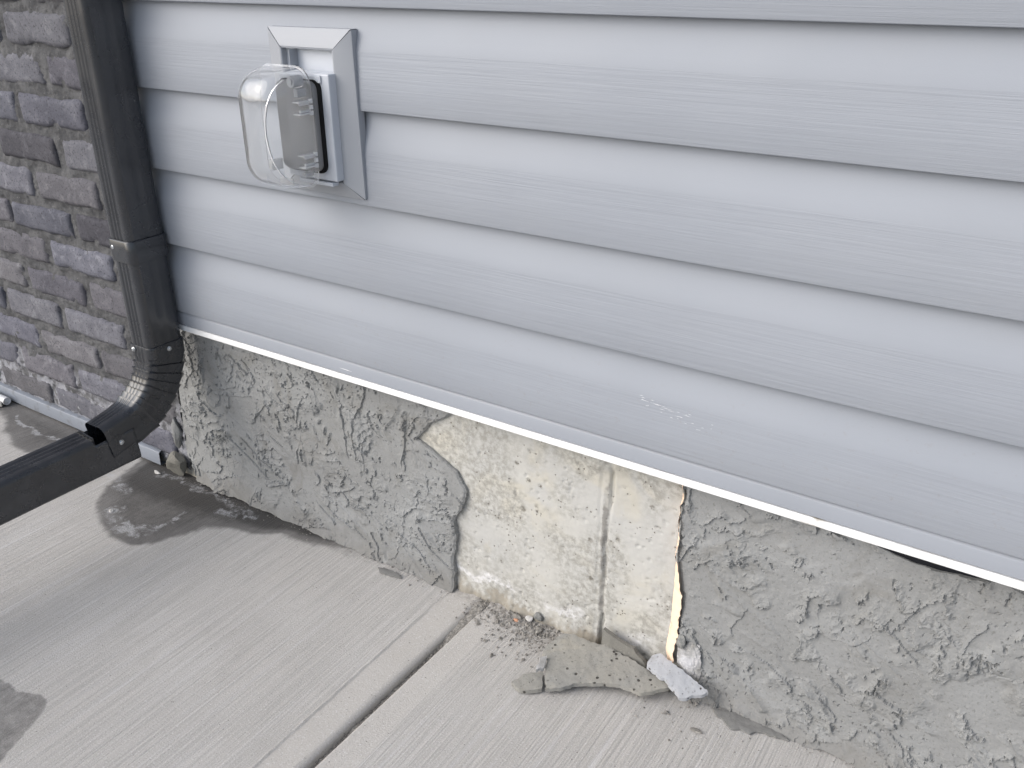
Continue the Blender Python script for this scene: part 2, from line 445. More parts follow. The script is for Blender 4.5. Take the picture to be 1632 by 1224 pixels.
EFF = [([(-1.4166, -.1607), (-1.3933, -.1783), (-1.357, -.1866), (-1.3235, -.184), (-1.3023, -.1728)], .016, 1.0),
       ([(-1.3023, -.1728), (-1.2947, -.1513), (-1.2906, -.1197), (-1.2931, -.089)], .008, .8),
       ([(-1.5364, -.0885), (-1.4885, -.1004), (-1.4524, -.1047)], .013, .85),
       ([(-1.9549, -.0387), (-1.9079, -.0632), (-1.8297, -.0656), (-1.7483, -.0572), (-1.70, -.0564)], .0055, 1.0),
       ([(-1.46, -.03), (-1.4056, -.018), (-1.3242, -.022), (-1.2568, -.030), (-1.17, -.035)], .012, .62),
       ([(-1.24, -.055), (-1.19, -.048)], .014, .7)]

def slab(name, xs, ys, zfun, parent):
    X, Y = np.meshgrid(xs, ys)
    wx = X + .012 * fbm(X * 14, Y * 14, 5, 4); wy = Y + .012 * fbm(X * 14, Y * 14, 9, 4)
    w = np.zeros_like(X)
    for p, dep in ((WET1, .035), (WET2, .05), (WET3, .006)):
        d = poly_sd(wx, wy, p); sf = .004 if p is WET3 else .022
        w = np.maximum(w, sstep(sf, -sf, d) * (.62 if p is not WET3 else .54) + (.30 * sstep(0, -dep * 1.6, d) if p is not WET3 else 0))
    # soaked strip where the drip runs along the wall foot
    dw = line_d(wx, wy, [(-1.50, -.03), (-1.40, -.035), (-1.28, -.01), (-1.1, -.004), (-.95, -.002)])
    w = w + .48 * sstep(.09, .0, dw)
    e = np.zeros_like(X)
    for pts, r, a in EFF: e = np.maximum(e, a * sstep(r * 1.9, r * .1, line_d(wx + .010 * fbm(X * 40, Y * 40, 15, 3), wy + .010 * fbm(X * 40, Y * 40, 19, 3), pts)))
    band = np.zeros_like(X)
    bl = -.7345 + .002 * perlin(Y * 22, Y * 0, 3) - .004 * sstep(-.1, 0, Y)
    band = np.maximum(band, sstep(bl - .001, bl + .001, X) * (X < -.67))
    band = np.maximum(band, sstep(-.618, -.632, X) * (X > -.668) * .75)
    dust = np.exp(-((X + .58) / .055) ** 2 - ((Y + .012) / .03) ** 2) * 1.2 + np.exp(-((X + .515) / .05) ** 2 - ((Y + .02) / .035) ** 2)
    dust = dust + .55 * sstep(-.022, -.002, Y) * (X > -1.15) + .6 * sstep(.02, .004, np.abs(X + .67)) * sstep(-.10, 0, Y)
    Z = zfun(X, Y, band)
    return grid_mesh(name, X, Y, Z, M_SLAB, parent, attrs={'wet': w, 'eff': e, 'band': band, 'dust': np.clip(dust, 0, 1)}, skirt=(2, -.11))

pav = tag(empty('pavement'), kind='structure')
RND = .011
def zl(X, Y, band):
    d = np.clip((RND - (JX(Y) - X)) / RND, 0, 1)
    z = -.008 * (1 - np.sqrt(np.maximum(0, 1 - d * d))) - .0012 * band + .0009 * np.exp(-((X + .7355) / .0022) ** 2) * (1 + perlin(X * 300, Y * 60, 4))
    return z + .0006 * fbm(X * 9, Y * 5, 2, 3) - .004 * sstep(-.12, .0, Y) * sstep(-1.0, -1.5, X)
def zr(X, Y, band):
    d = np.clip((.004 - (X - (JX(Y) + JW))) / .004, 0, 1)
    return -.004 * (1 - np.sqrt(np.maximum(0, 1 - d * d))) - .0008 * band + .0006 * fbm(X * 9, Y * 5, 12, 3)
t = lambda a, b, s: np.arange(a, b, s)
ysd = np.concatenate([t(-4, -.9, .2), t(-.9, -.70, .012), t(-.70, .0305, .0028)])
xsl = np.concatenate([t(-4.5, -2.2, .2), t(-2.2, -.75, .003), t(-.75, -.69, .0016), t(-.69, -.677, .001)])
X0, Y0 = np.meshgrid(xsl, ysd)
def slab_left():
    # the last columns follow the joint line
    o = slab('slab', xsl, ysd, zl, pav)
    me = o.data; n = len(me.vertices); co = np.empty(n * 3, np.float32); me.vertices.foreach_get('co', co); co = co.reshape(-1, 3)
    lim = JX(co[:, 1]); k = co[:, 0] > -.6905
    f = (co[:, 0] - (-.6905)) / (.6905 - .678)
    nx = np.where(k, -.6905 + np.clip(f, 0, 1) * (lim + .6905), co[:, 0])
    d = np.clip((RND - (lim - nx)) / RND, 0, 1)
    top = co[:, 2] > -.09
    co[:, 2] = np.where(k & top, -.0012 - .008 * (1 - np.sqrt(np.maximum(0, 1 - d * d))), co[:, 2]); co[:, 0] = nx
    me.vertices.foreach_set('co', co.ravel()); me.update()
    return o
slab_left()
xsr = np.concatenate([t(-.664, -.650, .001), t(-.650, .16, .003), t(.16, 3.5, .2)])
def slab_right():
    o = slab('slab', xsr, ysd, zr, pav)
    me = o.data; n = len(me.vertices); co = np.empty(n * 3, np.float32); me.vertices.foreach_get('co', co); co = co.reshape(-1, 3)
    lim = JX(co[:, 1]) + JW; k = co[:, 0] < -.650
    f = np.clip((-.650 - co[:, 0]) / .014, 0, 1)
    co[:, 0] = np.where(k, -.650 + f * (lim + .650), co[:, 0])
    d = np.clip((.004 - (co[:, 0] - lim)) / .004, 0, 1); top = co[:, 2] > -.09
    co[:, 2] = np.where(k & top, -.0008 - .004 * (1 - np.sqrt(np.maximum(0, 1 - d * d))), co[:, 2])
    me.vertices.foreach_set('co', co.ravel()); me.update()
slab_right()
gy = t(-1.6, .03, .003); gx = np.linspace(-.003, JW + .003, 7)
GX, GY = np.meshgrid(gx, gy); GXX = GX + JX(GY)
GZ = -.014 + .004 * fbm(GXX * 120, GY * 60, 8, 4) + .013 * sstep(-.16, -.01, GY) + .004 * perlin(GY * 25, GY * 0, 6)
tag(grid_mesh('joint_filler', GXX, GY, GZ, M_GRIT, pav), kind='stuff')

# ================================================================== foundation wall
fnd = tag(empty('foundation_wall', (-.6, .05, 0)), 'low concrete foundation wall with cracked grey parging below the siding', 'wall')

def interp(pts):
    a = sorted(((z, x) for x, z in pts)); zz = [p[0] for p in a]; xx = [p[1] for p in a]
    return lambda z: np.interp(z, zz, xx)
BREAK = [(-.716, .350), (-.7204, .3325), (-.7474, .312), (-.7723, .2983), (-.7806, .2826), (-.7969, .2621), (-.7605, .2462), (-.72, .2253), (-.7088, .204), (-.7043, .1941), (-.7103, .1593), (-.7286, .1336), (-.7222, .1045), (-.7318, .0535), (-.7283, .013), (-.728, 0)]
REDGE = [(-.3523, .35), (-.3523, .3296), (-.3489, .3058), (-.3514, .2775), (-.3535, .2241), (-.3442, .1904), (-.3376, .1549), (-.3362, .1118), (-.3387, .0882), (-.318, .0664), (-.3036, .040), (-.296, .0)]
TOPGAP = [(-.3, .348), (-.185, .346), (-.166, .330), (-.152, .327), (-.14, .338), (-.12, .3320), (-.1076, .3265), (-.0718, .3195), (-.0386, .3200), (-.0011, .3255), (.0224, .3310), (.0417, .335), (.1, .345)]

def saw(n): return n - np.floor(n)
def lips(x, z, k, s, bx, bz, rag=.10):
    """trowel smears: ramps that thicken downwards and end in ragged lips along the contours of a warped noise"""
    n = fbm(x, z, s, 2, .35) * k + bx + bz + rag * fbm(x * 7, z * 7, s + 50, 4, .62)
    return saw(n)

def parge_height(x, z, style):
    if style == 'left':
        wx = x + .022 * perlin(x * 9, z * 9, 31); wz = z + .022 * perlin(x * 9, z * 9, 37)
        up_ = sstep(.16, .27, z)
        h1 = lips(wx * 15, wz * 7, 2.3, 3, x * 9, -z * 4, .34)
        h2 = lips(wx * 8 + wz * 5, wz * 17 - wx * 5, 2.0, 7, x * 5, -z * 15, .30)
        h3 = lips(wx * 26, wz * 22, 1.7, 11, x * 10, -z * 14, .36)
    else:
        wx = x + .04 * perlin(x * 5, z * 5, 131); wz = z + .04 * perlin(x * 5, z * 5, 137)
        up_ = sstep(.18, .30, z) * .6
        h1 = lips(wx * 7, wz * 6.5, 2.2, 103, x * 6, -z * 5, .20)
        h2 = lips(wx * 4.5 - wz * 4, wz * 11 + wx * 7, 1.8, 107, -x * 5, -z * 10, .20)
        h3 = lips(wx * 22, wz * 19, 1.6, 111, x * 6, -z * 14, .34)
    p1 = sstep(-.06, .10, fbm(x * 11, z * 11, 71, 3)); p2 = sstep(-.08, .10, fbm(x * 11, z * 11, 77, 3)); p3 = sstep(.04, .16, fbm(x * 16, z * 16, 79, 3))
    c = lambda h: np.clip(h * 1.1 - .1, 0, 1) ** 2.6
    k = 1.35 if style == 'left' else 1.75
    h = k * (.0028 * c(h1) * p1 * (.4 + .6 * up_) + .0029 * c(h2) * p2 * (1 - .55 * up_) + .0025 * c(h3) * p3)
    tear = sstep(.22, .34, fbm(x * 110, z * 85, 91, 3)) * sstep(.35, .7, np.maximum(np.maximum(h1 * p1, h2 * p2), h3 * p3)) * sstep(-.05, .15, fbm(x * 14, z * 14, 97, 2))
    dg = .62 if style == 'left' else .70
    sw = x * math.cos(dg) - z * math.sin(dg); sv = x * math.sin(dg) + z * math.cos(dg) + .02 * perlin(x * 6, z * 6, 301)
    h4 = saw(fbm(sw * 5, sv * 26, 303, 2, .4) * 1.6 - sv * 9 + .12 * fbm(x * 60, z * 60, 307, 3))
    p4 = sstep(-.02, .14, fbm(sw * 7, sv * 12, 311, 2)) * sstep(.30, .20, z)
    h = h + .0030 * p4 * np.clip(h4 * 1.1 - .1, 0, 1) ** 3
    pin = sstep(.42, .5, fbm(x * 160, z * 160, 191, 2)) * sstep(.0, .25, fbm(x * 9, z * 9, 197, 2))
    return h - .0034 * tear - .002 * pin + .0022 * fbm(x * 9, z * 9, 83, 2) + .0005 * fbm(x * 120, z * 120, 87, 3)

def parging(name, xl, xr, zt, u, nv, style, label):
    v = np.linspace(0, 1, nv)
    U, V = np.meshgrid(u, v); zz = V * .349
    rag = lambda z, s: .0036 * fbm(z * 85, z * 0 + s, int(s), 4, .6) + .004 * perlin(z * 22, z * 0 + s, 3)
    XL = xl(zz) + rag(zz, 3.3); XR = xr(zz) + rag(zz, 8.7)
    Xg = XL + U * (XR - XL)
    ZT = zt(Xg) + .0015 * fbm(Xg * 60, Xg * 0 + 1, 21, 3)
    ZB = .001 + .004 * np.clip(fbm(Xg * 22, Xg * 0 + 2, 23, 4, .6), -.2, 1) - .004 * (V * 0)
    Zg = ZB + V * (ZT - ZB)
    h = parge_height(Xg, Zg, style)
    edge = np.minimum(sstep(0, .006, (Xg - XL)), sstep(0, .004, (XR - Xg)))
    flare = (.009 + .007 * fbm(Xg * 15, Xg * 0, 41, 3)) * np.exp(-Zg / (.014)) + .006 * np.exp(-Zg / .06)
    Yg = -(h - .0035) - flare + .004 * (1 - edge) * .6
    Yg = Yg + .0035 * sstep(.33, .35, Zg)
    o = grid_mesh(name, Xg, Yg, Zg, M_PARGE, fnd, skirt=(1, .0125), smooth=False)
    # break normals on the steep lips
    o['label'] = label
    return o
zfull = lambda x: np.full(np.shape(x), .349)
ztr = lambda x: np.interp(x, [p[0] for p in TOPGAP], [p[1] for p in TOPGAP])
CORN = interp([(-1.375, .35), (-1.385, .25), (-1.395, .15), (-1.398, .10), (-1.402, .07), (-1.392, .045), (-1.378, .02), (-1.372, 0)])
parging('parging', CORN, interp(BREAK), zfull, np.linspace(0, 1, 570), 280, 'left', 'rough grey trowelled parging with a ragged broken right edge')
parging('parging', interp(REDGE), lambda z: np.full(np.shape(z), 1.6), ztr, np.concatenate([np.linspace(0, .25, 400), np.linspace(.25, 1, 40)[1:]]), 270, 'right', 'smoother grey parging in sweeping trowel strokes right of the bare patch')

# bare concrete behind
xs = np.concatenate([t(-1.9, -.84, .05), t(-.84, -.26, .0022), t(-.26, 1.7, .1)]); zs = t(-.05, .36, .0022)
Xb, Zb = np.meshgrid(xs, zs)
seam = -.4737 + .0015 * perlin(Zb * 30, Zb * 0, 5)
dS = Xb - seam + .002 * fbm(Xb * 60, Zb * 60, 63, 3)
Yb = .0115 - .0016 * sstep(.0, -.003, dS) - .0020 * np.exp(-((dS - .004) / .0035) ** 2) * (.7 + .9 * fbm(Xb * 20, Zb * 45, 6, 4)) * sstep(.30, .27, Zb) + .0075 * np.exp(-((dS - .0105 - .006 * sstep(.19, .27, Zb)) / .0022) ** 2) * (.25 + 1.0 * sstep(-.15, .25, perlin(Zb * 16, Zb * 0 + 9, 8)))
Yb += -.006 * np.exp(-((dS + .002) / .018) ** 2 - ((Zb - .315) / .008) ** 2)
Yb += -.001 * fbm(Xb * 20, Zb * 20, 51, 4) - .0006 * fbm(Xb * 120, Zb * 120, 55, 3) - .010 * sstep(.03, -.005, Zb) * (.5 + fbm(Xb * 30, Zb * 4, 57, 3))
pitm = sstep(.36, .5, fbm(Xb * 95, Zb * 95, 59, 2)) * sstep(-.1, .2, fbm(Xb * 14, Zb * 14, 58, 2)); Yb += .0022 * pitm
o = grid_mesh('bare_concrete', Xb, Yb, Zb, M_BARE, fnd); o['label'] = 'cream bare concrete with pits, grey stains and a vertical form seam'
# solid core behind so that nothing shows through
bm = bmesh.new(); box_bm(bm, -1.9, 1.7, .016, .2, -.05, .345); bm_obj('core', bm, M_BARE, fnd)
bm = bmesh.new(); box_bm(bm, -.335, 1.7, .006, .0155, .300, .3925); bm_obj('gap_dark_sheet', bm, M_VOID, fnd)  # near-black sheet paints in the darkness of the open gap above the parging

# sunlit edge of the right-hand parging: ragged bevel turned left, sunlight painted in peach
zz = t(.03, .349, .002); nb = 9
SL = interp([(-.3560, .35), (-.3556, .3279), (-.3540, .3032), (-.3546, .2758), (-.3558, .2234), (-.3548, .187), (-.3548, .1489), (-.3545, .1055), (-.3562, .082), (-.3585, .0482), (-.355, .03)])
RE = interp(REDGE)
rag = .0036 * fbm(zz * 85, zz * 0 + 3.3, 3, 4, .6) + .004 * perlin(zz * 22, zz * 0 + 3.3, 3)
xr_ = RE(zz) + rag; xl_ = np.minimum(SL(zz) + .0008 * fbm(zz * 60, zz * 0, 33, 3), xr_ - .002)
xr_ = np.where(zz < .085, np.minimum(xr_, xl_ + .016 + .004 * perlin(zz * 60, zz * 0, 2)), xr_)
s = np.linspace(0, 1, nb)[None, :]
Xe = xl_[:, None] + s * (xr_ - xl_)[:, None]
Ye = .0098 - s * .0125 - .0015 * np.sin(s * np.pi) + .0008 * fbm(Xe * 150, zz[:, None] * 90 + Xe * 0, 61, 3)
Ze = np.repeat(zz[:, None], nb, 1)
o = grid_mesh('sun_painted_edge', Xe, Ye, Ze, M_EDGE, fnd); o['label'] = 'broken edge of the parging with sunlight painted in pale peach'

# ================================================================== siding wall
sid = tag(empty('siding_wall', (0, .05, .36)), 'light blue-grey lapped vinyl siding wall above the white flashing', 'wall')
E0 = .127
XA, XB = -1.337, 2.2
def board(z0, h, name='siding_board'):
    pr = [(.0035, -.0150), (.0008, -.0160), (0, -.0190), (.0, -.0285), (.0006, -.0298), (.002, -.0304), (.3 * h, -.0296), (.565 * h, -.0284), (.595 * h, -.0278), (.625 * h, -.0272), (.69 * h, -.0252), (.77 * h, -.0224), (.85 * h, -.0199), (.93 * h, -.0180), (h + .012, -.0166)]
    xs = np.concatenate([np.linspace(XA, .3, 60), np.linspace(.4, XB, 6)])
    X = np.repeat(xs[None, :], len(pr), 0)
    wob = .0007 * perlin(xs * 2.2 + z0 * 31, xs * 0 + z0 * 7, 5)[None, :] + .0005 * perlin(xs * 7 + z0 * 3, xs * 0 + z0 * 9, 6)[None, :]
    Y = np.array([p[1] for p in pr])[:, None] + wob
    Z = z0 + np.array([p[0] for p in pr])[:, None] + 0 * X
    o = grid_mesh(name, X, Y, Z, [M_SIDE, M_SIDES], sid)
    me = o.data
    for p in me.polygons:
        if p.center.z - z0 > .60 * h: p.material_index = 1
    smooth_angle(o, 40)
    return o
zc = .5098
board(.3862, zc - .3862)
for k in range(17): board(zc + k * E0, E0)
# starter trim below the lowest board, and the white drip flashing
def extrude_x(name, prof, x0, x1, mat, parent, n=40, wob=.0004, seed=1):
    xs = np.linspace(x0, x1, n); X = np.repeat(xs[None, :], len(prof), 0)
    Y = np.array([p[0] for p in prof])[:, None] + wob * perlin(xs * 5, xs * 0 + seed, seed)[None, :]
    Z = np.array([p[1] for p in prof])[:, None] + wob * perlin(xs * 3.3, xs * 0 + seed, seed + 4)[None, :]
    o = grid_mesh(name, X, Y, Z, mat, parent); smooth_angle(o, 30); return o
extrude_x('starter_trim', [(-.012, .3599), (-.0262, .3599), (-.0278, .3608), (-.0278, .3800), (-.0270, .3818), (-.0236, .3850), (-.0225, .3900), (-.016, .395)], XA, XB, M_TRIM, sid)
extrude_x('drip_flashing', [(.012, .3520), (-.020, .3508), (-.0302, .3505), (-.0312, .3509), (-.0312, .3518), (-.0284, .3594), (-.012, .3597)], XA, XB, M_WHITE, sid, seed=3)
# side channel closing the left ends
bm = bmesh.new(); box_bm(bm, -1.352, -1.3372, -.033, .012, .352, 2.65, .001, 1); bm_obj('end_channel', bm, M_TRIM, sid)
bm = bmesh.new(); box_bm(bm, -1.336, XB, -.0095, .012, .396, 2.65); bm_obj('sheathing', bm, M_VOID, sid)
# chalky scuff marks: thin raised flecks of paint on the lowest board and on the trim
def scuff(pts, y, wdt, parent, seed):
    rr = random.Random(seed); bm = bmesh.new()
    for x, z, l in pts:
        n = 7; vs_t, vs_b = [], []
        sl = rr.uniform(-.10, .05)
        for i in range(n):
            q = i / (n - 1); w_ = wdt * math.sin(math.pi * min(max(q, .06), .94)) * rr.uniform(.4, 1)
            vs_t.append(bm.verts.new((x + q * l, y, z + sl * q * l + w_))); vs_b.append(bm.verts.new((x + q * l, y, z + sl * q * l - w_ * .5)))
        for i in range(n - 1): bm.faces.new((vs_b[i], vs_b[i + 1], vs_t[i + 1], vs_t[i]))
    return bm_obj('scuff_mark', bm, M_SCUFF, parent)
r_ = random.Random(7)
pts = [(-.392, .4528, .026), (-.405, .4535, .012), (-.377, .4500, .014)] + [(r_.uniform(-.41, -.31), 0, r_.uniform(.0015, .009)) for _ in range(26)]
pts = [(x, z if z else .4535 - (x + .41) * .13 + r_.gauss(0, .004), l) for x, z, l in pts]
scuff(pts, -.0308, .00042, sid, 3)
scuff([(-.9192, .3685, .026), (-.905, .3678, .012)], -.0280, .0008, sid, 5)

# ================================================================== brick wall
bw = tag(empty('brick_wall', (-1.9, .06, 0)), 'dark grey and plum brick wall with rough mortar behind the downspout', 'wall')
BZ0, BCH, BH = .0335, .0708, .0515
BX_END = -1.405
def brick(x0, x1, z0, z1, mat, seed):
    nx, nz = max(4, int((x1 - x0) / .0065)), 9
    U, V = np.meshgrid(np.linspace(0, 1, nx), np.linspace(0, 1, nz))
    X = x0 + U * (x1 - x0); Z = z0 + V * (z1 - z0)
    ex = np.minimum(X - x0, x1 - X); ez = np.minimum(Z - z0, z1 - Z); r = .0042
    dx = np.clip((r - ex) / r, 0, 1); dz = np.clip((r - ez) / r, 0, 1)
    rnd = np.clip(np.hypot(dx, dz), 0, 1.25)
    jx = fbm(X * 18 + seed * 3.1, Z * 18 + seed * 1.7, seed, 3); jz = fbm(X * 17 - seed * 2.3, Z * 17 + seed, seed + 9, 3)
    wob = np.clip(dx + dz, 0, 1)
    rs = np.random.RandomState(seed)
    ty, tx = rs.uniform(-.014, .014), rs.uniform(-.05, .05)
    Y = -.002 + rs.uniform(-.0022, .0022) + ty * (X - (x0 + x1) / 2) + tx * (Z - (z0 + z1) / 2) + .0065 * (1 - np.sqrt(np.clip(1 - (rnd * .90) ** 2, 0, 1))) - .0011 * fbm(X * 30, Z * 30, seed + 4, 4)
    chip = sstep(.25, .55, fbm(X * 24 + seed, Z * 24, seed + 21, 2)) * sstep(.018, .003, np.minimum(ex, ez)); Y = Y + .007 * chip
    Xd = X + .0055 * jx * wob; Zd = Z + .006 * jz * wob
    tilt = rs.uniform(-.014, .014); Zd = Zd + tilt * (X - (x0 + x1) / 2)
    return grid_mesh('brick', Xd, Y, Zd, mat, bw, skirt=(1, .03))
bm_seed = 100
for k in range(0, 24):
    z0 = BZ0 + k * BCH; j0 = -1.635 + .003 * k if k % 2 == 0 else -1.7385 + .003 * k - .003
    n0 = -5
    for n in range(-5, 4):
        a = j0 + n * .215 + .010; b = a + .215 - .020
        if a < -2.75 or a > BX_END - .02: continue
        b2 = min(b, BX_END)
        if b2 - a < .03: continue
        rs = np.random.RandomState(bm_seed); bm_seed += 1
        mat = M_BRICKS[rs.choice(4, p=[.36, .26, .2, .18])]
        brick(a + rs.uniform(-.003, .003), b2 + rs.uniform(-.003, .003), z0 + rs.uniform(-.0015, .0015), z0 + BH + rs.uniform(-.003, .003), mat, bm_seed)
xs = np.concatenate([t(-2.8, -2.15, .03), t(-2.15, BX_END + .012, .0028)]); zs = np.concatenate([t(.012, .98, .0028), t(.98, 1.75, .03)])
Xm, Zm = np.meshgrid(xs, zs)
Ym = .0032 - .0085 * fbm(Xm * 24, Zm * 30, 201, 5, .62) - .0012 * fbm(Xm * 160, Zm * 160, 205, 3)
grid_mesh('mortar', Xm, Ym, Zm, M_MORTAR, bw)
bm = bmesh.new(); box_bm(bm, -2.8, BX_END + .008, .029, .2, -.05, 1.73); bm_obj('core', bm, M_MORTAR, bw)
extrude_x('base_flashing', [(.02, .0008), (-.0075, .0012), (-.0085, .0022), (-.0078, .0285), (-.0066, .0312), (-.0020, .0330), (.02, .0334)], -2.8, -1.478, M_ZINC, bw, n=90, wob=.0014, seed=9)

# mortar lumps in the corner between brick and parging
def rock(name, c, r, mat, seed, sub=2, amp=.35, label=None, cat=None, group=None, parent=None):
    bm = bmesh.new(); bmesh.ops.create_icosphere(bm, subdivisions=sub, radius=1)
    rs = random.Random(seed); ph = [rs.uniform(0, 9) for _ in range(6)]
    planes = []
    for _ in range(7):
        d = Vector((rs.gauss(0, 1), rs.gauss(0, 1), rs.gauss(0, 1))).normalized(); planes.append((d, rs.uniform(.55, .85)))
    for v in bm.verts:
        d = v.co.normalized(); q = 1 + amp * .35 * (math.sin(3 * d.x + ph[0]) * math.cos(2.6 * d.y + ph[1]) + .5 * math.sin(6 * d.z + ph[2] + 4 * d.x))
        p = d * q
        for pd, po in planes:
            if p.dot(pd) > po: p = p - pd * (p.dot(pd) - po)
        j_ = .02 if sub < 4 else .035
        p += Vector((rs.gauss(0, j_), rs.gauss(0, j_), rs.gauss(0, j_)))
        v.co = Vector((p.x * r[0], p.y * r[1], p.z * r[2]))
    zmin = min(v.co.z for v in bm.verts)
    for v in bm.verts: v.co.z -= zmin
    me = bpy.data.meshes.new(name); bm.to_mesh(me); bm.free()
    o = bpy.data.objects.new(name, me); COL.objects.link(o); me.materials.append(mat); o.location = c
    if parent: o.parent = parent
    if label: tag(o, label, cat, group)
    return o
rock('mortar_lump', (-1.419, -.012, -.002), (.030, .016, .030), M_DARK, 5, 3, .4, 'brown-grey mortar lump in the corner below the elbow', 'rubble')
rock('mortar_lump', (-1.413, -.001, .058), (.0115, .009, .037), M_PARGE, 8, 3, .3, 'narrow upright strip of mortar between brick end and parging', 'rubble')
rock('mortar_chip', (-1.462, -.030, -.003), (.010, .004, .004), M_PEBL, 12, 2, .3, 'tiny pale chip on the wet slab below the zinc flashing end', 'rubble')

# ================================================================== downspout
dsp = tag(empty('downspout', (-1.3175, -.07, 0)), 'dark charcoal downspout with crimped elbow and flip-up extension', 'downspout')
SW, SD = .056, .070
def section(w, d, r=.011, ribs=True, rib=.0016, grow=0.0):
    """outline in (a, b): a across the width, b towards the front face; counter-clockwise"""
    w2, d2 = w / 2 + grow, d / 2 + grow; P = []
    def arc(cx, cy, a0):
        for i in range(7):
            an = math.radians(a0 + 90 * i / 6); P.append((cx + r * math.cos(an), cy + r * math.sin(an)))
    # right side (+a), with a faint crease, then front (+b) with ribs, left, back
    for q in np.linspace(-1, 1, 9):
        P.append((w2 - (.0012 if ribs and abs(q - .1) < .12 else 0), q * (d2 - r)))
    arc(w2 - r, d2 - r, 0)
    n = 33
    for i in range(1, n - 1):
        q = 1 - 2 * i / (n - 1); x = q * (w2 - r)
        g = 0
        if ribs:
            for c in (-.52, 0.0, .52):
                g += rib * max(0, math.cos(min(1, abs(q - c) / .2) * math.pi / 2)) ** 1
        P.append((x, d2 - g))
    arc(-w2 + r, d2 - r, 90)
    for q in np.linspace(1, -1, 5)[1:-1]: P.append((-w2, q * (d2 - r)))
    arc(-w2 + r, -d2 + r, 180)
    for q in np.linspace(-1, 1, 5)[1:-1]: P.append((q * (w2 - r), -d2))
    arc(w2 - r, -d2 + r, 270)
    return P
def sweep(name, frames, mat, parent, cap=False, ang=50):
    """frames: list of (centre, axis_a, axis_b, outline)"""
    V, F = [], []; n = len(frames[0][3])
    for c, a, b, P in frames:
        for p in P: V.append(c + a * p[0] + b * p[1])
    for i in range(len(frames) - 1):
        for j in range(n):
            k = (j + 1) % n; F.append((i * n + j, (i + 1) * n + j, (i + 1) * n + k, i * n + k))
    if cap: F.append(tuple(range(n))); F.append(tuple(reversed([(len(frames) - 1) * n + j for j in range(n)])))
    o = mesh_from(name, V, F, mat, parent)
    bm = bmesh.new(); bm.from_mesh(o.data); bmesh.ops.recalc_face_normals(bm, faces=bm.faces[:]); bm.to_mesh(o.data); bm.free()
    smooth_angle(o, ang)
    return o
AX = Vector((1, 0, 0)); FR = Vector((0, -1, 0))
XC, YC = -1.3175, -.070
sec = section(SW, SD)
tilt = lambda z: Vector((XC + .006 * (z - .33), YC, z))
sweep('pipe', [(tilt(z), AX, FR, sec) for z in (2.6, 1.6, 1.0, .75, .55, .45, .31)], M_SPOUT, dsp)
# clip band round the pipe
bz = [.5310, .5305, .5295, .497, .4935, .493]; bg_ = [.0006, .0030, .0036, .0036, .0028, .0006]
band = sweep('clip_band', [(tilt(z), AX, FR, section(SW, SD, .0125, False, grow=g)) for z, g in zip(bz, bg_)], M_SPOUT, dsp)
def screw(c, nrm, parent, r=.0036):
    bm = bmesh.new()
    nrm = Vector(nrm).normalized(); q = nrm.to_track_quat('Z', 'Y')
    rings = [(r * 1.25, -.001), (r * 1.25, .0007), (r * 1.05, .0010), (r * .98, .0022), (r * .7, .0031), (r * .3, .0033)]
    prev = None
    for rr, h in rings:
        ring = [bm.verts.new(Vector(c) + q @ Vector((rr * math.cos(2 * math.pi * i / 12), rr * math.sin(2 * math.pi * i / 12), h))) for i in range(12)]
        if prev:
            for i in range(12): bm.faces.new((prev[i], prev[(i + 1) % 12], ring[(i + 1) % 12], ring[i]))
        prev = ring
    ring = [bm.verts.new(Vector(c) + q @ Vector((r * .26 * math.cos(2 * math.pi * i / 12), r * .26 * math.sin(2 * math.pi * i / 12), .0020))) for i in range(12)]
    for i in range(12): bm.faces.new((prev[i], prev[(i + 1) % 12], ring[(i + 1) % 12], ring[i]))
    bm.faces.new(ring)
    return bm_obj('screw', bm, M_SCREW, parent)
screw((-1.3320, -.1068, .5175), (0, -1, 0), dsp)
# elbow: a sleeve over the pipe, pleated bend, then a straight tongue into the extension
CE = Vector((XC, -.190, .330)); RC = .120        # bend centre, radius of the pipe axis
TH = math.radians(80)
fr = []
for z, g in ((.3415, .0006), (.3408, .0022), (.3395, .0026), (.331, .0026)): fr.append((Vector((XC, YC, z)), AX, FR, section(SW, SD, .0125, True, .0014, grow=g)))
NP, SUBP = 8, 7
a0, a1 = math.radians(6), math.radians(68)
for p in range(NP):
    for i in range(SUBP):
        q = i / (SUBP - 1); th = a0 + (a1 - a0) * (p + q * .985) / NP
        g = .0022 - .0022 * q + (.0006 if i == 0 else 0)
        ribamt = .0012 if (p == 0 or p == NP - 1) else .0004
        c = CE + Vector((0, RC * math.cos(th), -RC * math.sin(th)))
        b = Vector((0, -math.cos(th), math.sin(th)))
        fr.append((c, AX, b, section(SW, SD, .0125, True, ribamt, grow=g)))
cE = CE + Vector((0, RC * math.cos(TH), -RC * math.sin(TH))); bE = Vector((0, -math.cos(TH), math.sin(TH))); tE = Vector((0, -math.sin(TH), -math.cos(TH)))
thm = a1 + (TH - a1) * .5
fr.append((CE + Vector((0, RC * math.cos(thm), -RC * math.sin(thm))), AX, Vector((0, -math.cos(thm), math.sin(thm))), section(SW, SD, .0125, True, .0012, grow=.0005)))
for s_ in (0, .02, .035, .045): fr.append((cE + tE * s_, AX, bE, section(SW, SD, .0125, True, .0016, grow=-.0002 - .02 * s_)))
elb = sweep('elbow', fr, M_SPOUT, dsp, ang=28)
screw((-1.3320, -.1078, .3335), (0, -1, 0), dsp)
screw((-1.2869, -.0690, .3310), (1, 0, 0), dsp)
